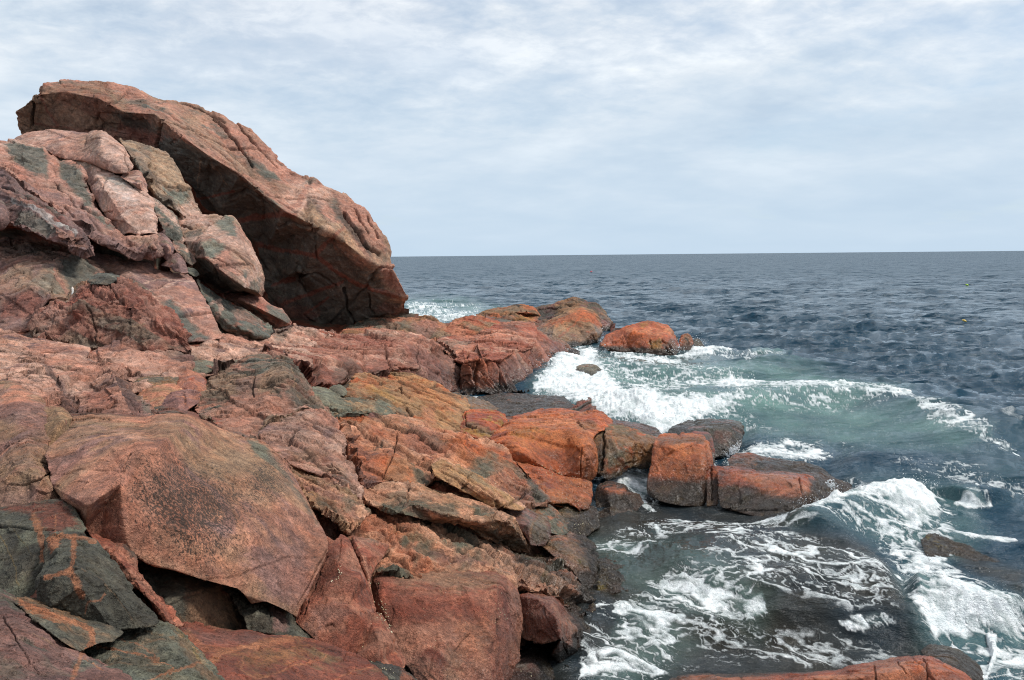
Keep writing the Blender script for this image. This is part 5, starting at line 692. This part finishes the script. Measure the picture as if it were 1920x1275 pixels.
# ------------------------------------------------------------------ the sea
def wpt(s): X, Y, _ = parse(s); return at_z(X, Y, 0.0)[:, :2], X, Y
def sea():
    dphi = 0.00095 if QUAL < 4 else 0.0016
    phi = np.arange(0.00045, 0.62, dphi); phi = np.concatenate([[0.0001, 0.0002, 0.0003], phi])
    th = np.concatenate([np.linspace(-1.2, -0.17, 90), np.arange(-0.168, 0.60, dphi), np.linspace(0.61, 1.2, 60)])
    TH, PH = np.meshgrid(th, phi); r = EYE / np.tan(PH); x = (r * np.sin(TH)).ravel(); y = (r * np.cos(TH)).ravel(); nr, nc = TH.shape
    P0 = np.stack([x, y, np.zeros_like(x)], 1); u, v = to_px(P0); rr = r.ravel(); dy = rr * rr / EYE * dphi
    rng = np.random.default_rng(5)
    P = np.stack([x, y], 1); P3 = np.concatenate([P, np.zeros((len(P), 1))], 1)
    def poly(s, soft, wob=0.0):
        X, Y, _ = parse(s); uu, vv = u + wob * W1, v + wob * 0.5 * W2
        d = np.zeros(len(u)); bb = (uu > X.min() - 3 * soft) & (uu < X.max() + 3 * soft) & (vv > Y.min() - 3 * soft) & (vv < Y.max() + 3 * soft)
        dd = seg_dist(uu[bb], vv[bb], X, Y, True); ins = in_poly(uu[bb], vv[bb], X, Y); d[bb] = sstep(-soft, soft, np.where(ins, dd, -dd)); return d
    def crest(s, Hh, wf, wb, taper=0.15):
        C, _, _ = wpt(s); best = np.full(len(P), 1e9); sg = np.zeros(len(P)); par = np.zeros(len(P)); L = np.concatenate([[0], np.cumsum(np.linalg.norm(np.diff(C, axis=0), axis=1))])
        for i in range(len(C) - 1):
            e = C[i + 1] - C[i]; l2 = e @ e; t = np.clip(((P - C[i]) @ e) / l2, 0, 1); q = P - C[i] - t[:, None] * e; d = np.hypot(q[:, 0], q[:, 1]); b = d < best
            best = np.where(b, d, best); sg = np.where(b, e[0] * q[:, 1] - e[1] * q[:, 0], sg); par = np.where(b, (L[i] + t * (L[i + 1] - L[i])) / L[-1], par)
        w = np.where(sg < 0, wf, wb); tp = sstep(0, taper, par) * sstep(0, taper, 1 - par) if taper else 1
        return Hh * np.exp(-(best / w) ** 2) * tp, best, sg, par
    nearm = rr < 90
    def nz(f, sc, *a):
        o = np.zeros(len(P)); o[nearm] = f(P3[nearm] * sc, *a); return o
    W1 = 14 * nz(fbm, .45, 4, 300); W2 = 14 * nz(fbm, .45, 4, 301)
    W1 += 9 * nz(fbm, 1.7, 4, 302); W2 += 9 * nz(fbm, 1.7, 4, 303)
    # --- open sea
    shore = poly('640,560 900,575 1150,600 1330,640 1500,690 1700,735 1850,800 1920,900 1930,1300 900,1300', 60)
    calm = poly('1000,1300 1080,1000 1240,930 1480,970 1640,1000 1760,1200 1900,1300', 40)
    z = np.zeros(len(P)); dx = np.zeros(len(P)); dyy = np.zeros(len(P)); gx = np.zeros(len(P))
    amp = 1 - 0.72 * shore - 0.20 * calm
    grp = 1 + 0.45 * np.clip(fbm(P3 * 0.05, 3, 310), -1, 1)
    for k in range(110):
        lam = 0.28 * (9 / 0.28) ** (rng.random() ** 1.25); th_ = R_(247 + rng.normal(0, 34)); kx, ky = math.cos(th_) * 2 * math.pi / lam, math.sin(th_) * 2 * math.pi / lam
        a = 0.0112 * min(lam, 2.4) ** 0.85 * rng.uniform(.5, 1.4) * (.78 if .9 < lam < 3.5 else 1); f = np.clip(lam / (1.4 * dy + 1e-9), 0.35, 1) ** 0.8
        ph = kx * x + ky * y + rng.uniform(0, 6.283) + 0.7 * W1 / 14; A = a * f * amp * grp
        z += A * np.cos(ph); s = np.sin(ph); dx -= 1.0 * A * s * math.cos(th_); dyy -= 1.0 * A * s * math.sin(th_)
    far = sstep(50, 160, rr); dx *= 1 - far; dyy *= 1 - far
    z *= 1 + 0.35 * far
    # --- near shore waves
    h1, b1, s1, p1 = crest('1120,748 1240,768 1330,760 1430,752 1540,746 1650,752 1750,778 1840,818 1930,862', 0.38, 1.2, 2.6, .12)
    h2, b2, s2, p2 = crest('1110,672 1200,690 1320,704 1420,696 1480,676', 0.26, 0.9, 1.6)
    h3, b3, s3, p3 = crest('1470,1000 1540,978 1620,955 1700,938 1775,945', 0.30, 0.6, 0.8)
    h4, b4, s4, p4 = crest('1690,1120 1760,1130 1830,1145 1930,1175', 0.30, 0.40, 0.55)
    h5, b5, s5, p5 = crest('1790,935 1830,928 1870,940', 0.22, 0.35, 0.5)
    h6, b6, s6, p6 = crest('1400,660 1440,662 1490,672', 0.22, 0.7, 1.2)
    h7, b7, s7, p7 = crest('1560,850 1680,862 1800,850 1930,880', 0.16, 0.7, 1.0)
    h8, b8, s8, p8 = crest('1060,668 1020,700 1000,735', 0.30, 0.8, 0.8)
    hump = poly('1210,1030 1330,1000 1480,992 1590,1015 1655,1062 1705,1130 1745,1192 1640,1185 1480,1165 1330,1120', 32, .5)
    pour = poly('1590,1020 1655,1065 1735,1190 1640,1180', 26, .3)
    z += h1 + h2 + h3 + h4 + h5 + h6 + h7 + h8 + 0.20 * hump + 0.02 * pour
    z -= 0.14 * poly('1180,900 1240,800 1400,800 1400,850 1560,860 1620,915 1530,960 1480,985 1200,960', 22)
    z -= 0.05 * shore
    z += 0.12 * poly('1000,740 1060,670 1130,680 1250,790 1340,790 1250,815 1130,780', 24)
    # --- foam density
    D = np.zeros(len(P))
    def foam(s, soft, val, wob=.8):
        nonlocal D
        D = np.maximum(D, val * poly(s, soft, wob))
    foam('1000,738 1020,712 1050,672 1080,655 1110,650 1135,690 1160,720 1215,748 1250,765 1340,762 1400,760 1360,785 1300,792 1240,820 1180,795 1130,782 1075,765', 16, 1.0)
    foam('1060,668 1130,652 1280,668 1340,690 1480,720 1620,742 1700,760 1640,775 1400,770 1200,760 1050,740', 30, .50)
    foam('1325,722 1375,706 1430,722 1450,738 1400,752 1340,748', 12, .95)
    foam('1440,732 1520,722 1600,732 1690,748 1720,768 1640,760 1540,752 1450,750', 10, .80)
    foam('1540,735 1580,728 1590,742 1560,748', 6, .95); foam('1670,745 1710,752 1700,768 1660,760', 6, .9)
    foam('1690,758 1780,790 1860,825 1920,850 1920,864 1830,838 1740,802', 9, .66)
    foam('1140,654 1210,658 1275,670 1290,690 1220,690 1150,672', 8, .85); foam('1290,655 1320,648 1370,652 1385,662 1330,668 1290,672', 7, .92)
    foam('1260,664 1320,655 1330,662 1280,672', 5, .9)
    foam('1365,658 1470,668 1480,680 1400,684 1330,672', 10, .55)
    foam('1340,860 1380,835 1450,815 1530,828 1560,848 1500,866 1420,870', 14, .72); foam('1380,850 1400,836 1420,846 1400,858', 6, 1.0)
    foam('1250,800 1380,790 1400,800 1380,812', 8, .4)
    foam('1480,982 1520,962 1600,938 1680,916 1745,920 1768,950 1740,985 1705,1002 1690,975 1640,958 1590,968 1530,985', 14, .93, .9)
    foam('1500,960 1600,905 1750,900 1790,960 1790,1100 1700,1100 1640,1010 1560,995', 26, .56)
    foam('1790,940 1830,925 1860,945 1830,952', 7, .75); foam('1760,990 1830,1000 1900,1012 1905,1018 1820,1010', 3, .75, .2)
    foam('1680,1085 1720,1092 1790,1100 1850,1130 1930,1155 1930,1210 1860,1195 1770,1195 1735,1188 1715,1150', 26, .82, 1.2)
    foam('1640,1000 1700,1020 1790,1060 1870,1110 1930,1140 1930,1200 1720,1120', 26, .52)
    foam('1850,1190 1875,1190 1868,1230 1850,1280 1842,1280 1858,1225', 4, .9, .4); foam('1760,1200 1930,1195 1930,1300 1860,1300', 20, .5)
    foam('1128,898 1160,882 1215,872 1218,905 1212,920 1232,940 1215,940 1180,912', 6, .82, .4)
    foam('1105,1012 1150,1002 1220,1008 1235,1030 1200,1042 1130,1032', 10, .72); foam('1110,1000 1260,960 1480,985 1560,1000 1400,1010 1240,1010', 20, .58)
    foam('1250,965 1330,955 1420,968 1480,978 1470,988 1370,976 1260,978', 6, .78, .4)
    foam('1215,1085 1300,1070 1420,1110 1440,1165 1340,1180 1250,1150', 30, .70); foam('1110,1200 1170,1110 1260,1110 1300,1180 1240,1270 1110,1280', 30, .66)
    foam('1380,1140 1430,1125 1440,1160 1400,1168', 8, .8)
    foam('1250,1040 1400,1030 1560,1060 1700,1170 1600,1175 1400,1120', 30, .50)
    foam('1260,1150 1450,1160 1700,1200 1720,1250 1500,1255 1270,1255', 24, .46); foam('1320,1010 1480,1010 1640,1060 1700,1150 1560,1130 1380,1060', 20, .58); foam('1090,1180 1120,1120 1150,1130 1130,1260 1090,1270', 14, .55)
    foam('1560,1175 1640,1165 1690,1185 1600,1192', 8, .66)
    foam('1640,840 1800,860 1930,900 1930,940 1700,905', 40, .34); foam('1400,880 1600,890 1640,905 1560,920', 16, .40)
    foam('1290,740 1500,800 1700,830 1600,850 1400,815', 30, .36)
    foam('760,570 800,566 850,578 905,590 905,605 760,605', 8, .66); foam('762,560 860,563 960,580 900,590 780,575', 10, .40)
    foam('875,742 915,743 920,752 880,752', 3, .85, .2)
    # churned water: teal, and shallow brown over the ledges
    teal = np.zeros(len(P))
    for s, soft, val in (('1000,740 1060,660 1250,668 1480,690 1700,745 1560,790 1300,800 1150,790', 34, .85), ('1250,770 1540,755 1720,775 1860,830 1800,850 1600,835 1400,805', 26, .60), ('1420,655 1480,665 1470,680 1410,675', 10, .7),
                         ('1480,990 1600,905 1800,900 1850,1000 1720,1080 1640,1010', 34, .38), ('1680,1080 1930,1130 1930,1300 1740,1200', 40, .40), ('1110,1010 1260,1000 1450,1130 1420,1180 1250,1120 1110,1060', 40, .28), ('1110,1270 1200,1120 1300,1200 1200,1290', 40, .35), ('750,560 860,560 960,585 900,605 760,605', 14, .75), ('1740,780 1930,830 1930,960 1760,880', 50, .12)):
        teal = np.maximum(teal, val * poly(s, soft, 1.0))
    brown = np.zeros(len(P))
    for s, soft, val in (('960,1330 1000,1200 1060,1000 1100,930 1300,985 1500,1000 1640,1040 1740,1190 1850,1330', 34, .95), ('1730,1000 1800,1020 1930,1070 1930,1120 1800,1060', 20, .75), ('1150,900 1500,925 1520,1010 1150,1010', 20, .95), ('1130,760 1240,800 1240,830 1130,800', 10, .3), ('1340,850 1600,890 1600,920 1400,880', 16, .5)):
        brown = np.maximum(brown, val * poly(s, soft, 1.0))
    # --- lace: cells drawn out along the run of the water
    ends = at_z(np.array([1150., 1720]), np.array([1020., 1190]), 0.)[:, :2]; da = ends[1] - ends[0]; da /= np.linalg.norm(da)
    ends = at_z(np.array([1300., 1850]), np.array([720., 815]), 0.)[:, :2]; db = ends[1] - ends[0]; db /= np.linalg.norm(db)
    nm = np.nonzero((rr < 75) & (u > 650) & (u < 2300))[0]; Q = P3[nm]
    ww = np.stack([fbm(Q * 1.1, 4, 320), fbm(Q * 1.1, 4, 321), np.zeros(len(Q))], 1) * 0.42 + np.stack([fbm(Q * 3.6, 3, 322), fbm(Q * 3.6, 3, 323), np.zeros(len(Q))], 1) * .14
    def lace(dv, st, sc, sd):
        d3 = np.array([dv[0], dv[1], 0]); q = Q + ww; al = q @ d3; q = (q - d3 * (al * (1 - 1 / st))[:, None]) * sc
        return fbm(q, 3, sd, .5), fbm(q * 2.3 + 5, 3, sd + 1, .5), fbm(q * 5.2 + 9, 3, sd + 2, .55), fbm(q * 1.7 + 3, 6, sd + 3, .66), fbm(q * .55, 3, sd + 4)
    wa = poly('1050,950 1500,950 1680,1040 1780,1230 1780,1300 1050,1300', 50)[nm]
    LA = lace(da, 2.4, 1.25, 330); LB = lace(db, 1.7, 1.0, 340); n1, n2_, n3_, fb, pt = [a_ * wa + b_ * (1 - wa) for a_, b_ in zip(LA, LB)]
    mixn = np.sqrt(wa ** 2 + (1 - wa) ** 2); n1, n2_, n3_, fb, pt = [a_ / mixn for a_ in (n1, n2_, n3_, fb, pt)]
    Dn = D[nm]; w = 0.02 + 0.17 * Dn ** 1.5
    fil = lambda n, w: 1 - sstep(0.15 * w, w, np.abs(n))
    net = np.maximum(np.maximum(fil(n1, w), 0.85 * fil(n2_, w * 1.1)), 0.65 * fil(n3_, w * 1.3)) * sstep(0.10, 0.48, Dn + 0.42 * pt)
    net = net * sstep(-.60, .15, fbm(Q * 6.5, 3, 365, .6) + .5 * pt + .25)
    core = sstep(0.60, 1.12, Dn + 0.50 * fb + 0.12 * n3_)
    fo = np.zeros(len(P)); fo[nm] = np.clip(core * (0.84 + 0.45 * fb) + net * 0.80 * (1 - core), 0, 1) * sstep(0.10, 0.26, Dn)
    N1 = n1
    # far white horses, few and small
    zc = z * (1 - shore); wh = fbm(P3 * np.array([.35, .6, 1]), 4, 350)
    fo = np.maximum(fo, sstep(0.26, 0.34, zc) * sstep(0.05, 0.25, wh) * (rr < 70) * .35)
    # frothy relief
    fr = np.zeros(len(P)); fr[nm] = fbm(Q * 2.2, 4, 360, .6) * 0.11 + fbm(Q * 8, 3, 361, .6) * .045
    z += sstep(.62, 1, D) * fo * (0.02 + fr * 1.5) + 0.012 * fo + 0.022 * nz(fbm, 2.4, 3, 362) * shore + 0.010 * nz(fbm, 7.0, 3, 363) * shore
    st = np.zeros(len(P)); st[nm] = (N1 * .8 + n2_ * .45 + n3_ * .22) * (.35 + .65 * wa); z += 0.062 * st * shore
    V = np.stack([x + dx, y + dyy, z + 0.02], 1)
    deep = np.array([0.005, 0.034, 0.060]); ct = np.array([0.125, 0.225, 0.20]); cb = np.array([0.034, 0.030, 0.022])
    pat = 0.7 + 0.6 * nz(fbm, 1.2, 4, 370)
    col = np.repeat(deep[None], len(P), 0); k = np.clip(brown * (0.9 + .5 * nz(fbm, .9, 4, 371)), 0, 1)[:, None]; col = col * (1 - k) + cb * np.clip(pat, .3, 1.5)[:, None] * k
    k = np.clip(teal * (0.85 + .8 * nz(fbm, .8, 4, 372)), 0, 1)[:, None]; col = col * (1 - k) + ct * k
    k = np.clip(sstep(.50, 1.0, D) * (0.50 + 0.6 * nz(fbm, 1.6, 4, 373)) * .8, 0, .75)[:, None]; col = col * (1 - k) + np.array([.22, .33, .31]) * k
    j, i = np.meshgrid(np.arange(nr - 1), np.arange(nc - 1), indexing='ij'); a = (j * nc + i).ravel()
    Qd = np.stack([a, a + 1, a + nc + 1, a + nc], 1)
    me = make_mesh('sea', V, Qd, M_SEA); add_attr(me, 'water_color', col); add_attr(me, 'foam', fo); add_attr(me, 'calm', np.clip(shore * .5, 0, 1)); add_attr(me, 'chop', sstep(25, 170, rr))
    tag(link('sea', me), kind='structure')
    return V, u, v
def sea_material():
    mat = bpy.data.materials.new('sea water'); mat.use_nodes = True; t = mat.node_tree; t.nodes.clear()
    o = N(t, 'ShaderNodeOutputMaterial'); b = N(t, 'ShaderNodeBsdfPrincipled'); t.links.new(b.outputs[0], o.inputs[0])
    col = N(t, 'ShaderNodeAttribute', attribute_name='water_color').outputs['Color']; fo = N(t, 'ShaderNodeAttribute', attribute_name='foam').outputs['Fac']; calm = N(t, 'ShaderNodeAttribute', attribute_name='calm').outputs['Fac']
    P = N(t, 'ShaderNodeNewGeometry').outputs['Position']
    n_m = noise_node(t, P, 5.5, 4, 0.6, 0.6); n_f = noise_node(t, P, 17, 4, 0.65, 0.5); n_ff = noise_node(t, P, 60, 3, 0.6)
    br = math_node(t, 'ADD', math_node(t, 'MULTIPLY', n_m, 0.45), math_node(t, 'ADD', math_node(t, 'MULTIPLY', n_f, 0.45), math_node(t, 'MULTIPLY', n_ff, 0.30)))
    f2 = math_node(t, 'ADD', fo, math_node(t, 'MULTIPLY', math_node(t, 'SUBTRACT', br, 0.60), 0.95))
    f2 = math_node(t, 'MULTIPLY', ramp(t, f2, [(0.14, 0), (0.45, 0.52), (0.74, 1)]), ramp(t, fo, [(0.03, 0), (0.25, 1)]))
    fc = ramp(t, br, [(0.44, (0.62, 0.69, 0.69)), (0.70, (0.88, 0.90, 0.90))])
    chp = N(t, 'ShaderNodeAttribute', attribute_name='chop').outputs['Fac']
    t.links.new(mix_rgb(t, f2, col, fc), b.inputs['Base Color'])
    t.links.new(math_node(t, 'ADD', math_node(t, 'ADD', 0.05, math_node(t, 'MULTIPLY', chp, 0.23)), math_node(t, 'MULTIPLY', f2, 0.5)), b.inputs['Roughness'])
    b.inputs['IOR'].default_value = 1.333; b.inputs['Specular IOR Level'].default_value = 0.25
    mp = N(t, 'ShaderNodeMapping'); mp.inputs['Rotation'].default_value = (0, 0, R_(-20)); mp.inputs['Scale'].default_value = (0.6, 1.2, 1); t.links.new(P, mp.inputs[0])
    h = math_node(t, 'MULTIPLY', noise_node(t, mp.outputs[0], 3.0, 6, .66), 0.11)
    h = math_node(t, 'ADD', h, math_node(t, 'MULTIPLY', math_node(t, 'MULTIPLY', br, f2), 0.05))
    bp = N(t, 'ShaderNodeBump'); bp.inputs['Strength'].default_value = 1.0; bp.inputs['Distance'].default_value = 1.0; t.links.new(h, bp.inputs['Height'])
    # slopes of the chop too small for the mesh
    def chop(sc, k, det):
        n = N(t, 'ShaderNodeTexNoise'); n.inputs['Scale'].default_value = sc; n.inputs['Detail'].default_value = det; n.inputs['Roughness'].default_value = .6; t.links.new(mp.outputs[0], n.inputs['Vector'])
        a = N(t, 'ShaderNodeVectorMath', operation='SUBTRACT'); t.links.new(n.outputs['Color'], a.inputs[0]); a.inputs[1].default_value = (.5, .5, .5)
        c = N(t, 'ShaderNodeVectorMath', operation='MULTIPLY'); t.links.new(a.outputs[0], c.inputs[0]); c.inputs[1].default_value = (k, k, 0); return c.outputs[0]
    a1 = N(t, 'ShaderNodeVectorMath', operation='ADD'); t.links.new(chop(0.25, 0.8, 3), a1.inputs[0]); t.links.new(chop(0.75, 2.7, 3), a1.inputs[1])
    a1b = N(t, 'ShaderNodeVectorMath', operation='ADD'); t.links.new(a1.outputs[0], a1b.inputs[0]); t.links.new(chop(2.4, 2.1, 4), a1b.inputs[1]); a1 = a1b
    a2 = N(t, 'ShaderNodeVectorMath', operation='SCALE'); t.links.new(a1.outputs[0], a2.inputs[0]); t.links.new(math_node(t, 'SUBTRACT', 1.0, calm), a2.inputs['Scale'])
    a3 = N(t, 'ShaderNodeVectorMath', operation='ADD'); t.links.new(bp.outputs[0], a3.inputs[0]); t.links.new(a2.outputs[0], a3.inputs[1])
    a4 = N(t, 'ShaderNodeVectorMath', operation='NORMALIZE'); t.links.new(a3.outputs[0], a4.inputs[0]); t.links.new(a4.outputs[0], b.inputs['Normal'])
    return mat
M_SEA = sea_material()
SEA_V, SEA_U, SEA_W = sea()

# ------------------------------------------------------------------ buoys
def plain(name, c, rough=.45):
    mat = bpy.data.materials.new(name); mat.use_nodes = True; t = mat.node_tree; b = t.nodes['Principled BSDF']; g = N(t, 'ShaderNodeNewGeometry')
    k = ramp(t, noise_node(t, g.outputs['Position'], 9, 3), [(0.3, tuple(q * .8 for q in c)), (0.7, c)]); t.links.new(k, b.inputs['Base Color']); b.inputs['Roughness'].default_value = rough; return mat
def buoy(label, px, py, size, c, flat):
    P = at_z(px, py, 0.0); j = np.argmin((SEA_V[:, 0] - P[0]) ** 2 + (SEA_V[:, 1] - P[1]) ** 2); near = np.hypot(SEA_V[:, 0] - P[0], SEA_V[:, 1] - P[1]) < 4
    z0 = max(0.0, SEA_V[near, 2].max() - .12 if near.any() else 0)
    P = at_z(px, py, z0 + .05); prof = [(0, -.5), (.42, -.42), (.8, -.2), (1, .05), (.9, .3), (.6, .52), (.25, .64), (.2, .78), (.26, .82), (.2, .9), (0, .9)]
    n = 18; V = [(size * r * math.cos(6.2832 * k / n), size * r * math.sin(6.2832 * k / n) * (1 if not flat else .8), size * z * (.55 if flat else 1)) for r, z in prof for k in range(n)]
    T = [(i * n + k, i * n + (k + 1) % n, (i + 1) * n + (k + 1) % n, (i + 1) * n + k) for i in range(len(prof) - 1) for k in range(n)]
    o = link('buoy', make_mesh('buoy', np.array(V), np.array(T), plain('painted float', c))); o.location = P
    if flat: o.rotation_euler = (0.2, 0.35, 0.4)
    tag(o, label, 'buoy', 'small floats on the open sea', 'thing')
buoy('small red round float far out near the horizon', 1108.6, 509.5, 0.27, srgb(225, 90, 100), False)
buoy('small lime yellow float on the sea, farther of the two yellow ones', 1813.5, 534.5, 0.24, srgb(200, 240, 40), True)
buoy('small amber yellow float on the sea, nearer of the two yellow ones', 1808, 601.5, 0.15, srgb(250, 205, 80), True)

# ------------------------------------------------------------------ flying water
M_SPRAY = plain('white water drops', (.86, .89, .90), .25)
def drops(seed, base, tips, n, r):
    """strings of drops thrown from base towards each tip, thinning outwards"""
    rng = np.random.default_rng(seed); iv, it = ico(); VV, TT = [], []
    for tip in tips:
        b = np.array(base) + rng.normal(0, .04, 3); t_ = np.array(tip); sag = rng.uniform(.0, .08)
        for k in range(n):
            s = rng.random() ** 0.8; p = b + (t_ - b) * s + np.array([0, 0, sag * 4 * s * (1 - s)]) + rng.normal(0, .008 + .03 * s, 3)
            q = r * rng.uniform(.35, 1) * (1.25 - s); TT.append(it + 12 * len(VV)); VV.append(iv * q * rng.uniform(.6, 1.6, 3) + p)
    return np.concatenate(VV), np.concatenate(TT)
def splash(label, px, py, d, tips, n, r, seed):
    b = at_d(px, py, d); tp = [at_d(x, y, d + dd) for x, y, dd in tips]; V, T = drops(seed, b, tp, n, r)
    o = link('splash', make_mesh('splash', V - b, T, M_SPRAY)); o.location = b; tag(o, label, 'splash', None, 'stuff')
splash('thin white splash leaping up beside the blackish wet block', 1368, 855, 15.4, [(1386, 826, 0), (1380, 834, .1), (1390, 838, 0), (1376, 842, -.1), (1372, 846, 0), (1384, 844, .1), (1394, 846, .1), (1358, 850, 0), (1388, 830, .05)], 46, .016, 3)
splash('white run of water dripping off the tip of the reddish slab', 1556, 908, 13.0, [(1566, 930, -.2), (1570, 934, -.2), (1562, 928, -.15), (1574, 938, -.2), (1568, 922, -.1)], 50, .011, 4)
def mist(spots, seed):
    rng = np.random.default_rng(seed); iv, it = ico(); VV, TT = [], []
    for px, py, sx, sy, n in spots:
        for k in range(n):
            x, y = px + rng.normal(0, sx), py + rng.normal(0, sy * .5); P = at_z(x, y, 0.0); hgt = abs(rng.normal(0, sy)) / F * P[1] * .8 + .1
            r = P[1] / F * rng.uniform(.35, 1.0) * (1.3 if rng.random() < .15 else .8); TT.append(it + 12 * len(VV)); VV.append(iv * r + P + np.array([0, 0, hgt]))
    o = link('sea_spray', make_mesh('sea_spray', np.concatenate(VV), np.concatenate(TT), M_SPRAY)); tag(o, 'fine white drops thrown up over the breaking surf', 'spray', None, 'stuff')
mist([(1030, 715, 14, 20, 160), (1080, 680, 18, 12, 90), (1270, 662, 8, 14, 80), (1310, 650, 10, 9, 70), (1130, 650, 6, 14, 60), (1370, 722, 26, 9, 110), (1560, 738, 60, 8, 120), (1520, 960, 22, 12, 120), (1640, 935, 46, 12, 200), (1720, 925, 26, 16, 130), (1850, 930, 14, 12, 60), (1745, 1095, 24, 16, 150), (1830, 1130, 40, 14, 140), (1240, 790, 30, 12, 120), (1690, 1010, 40, 20, 120)], 8)
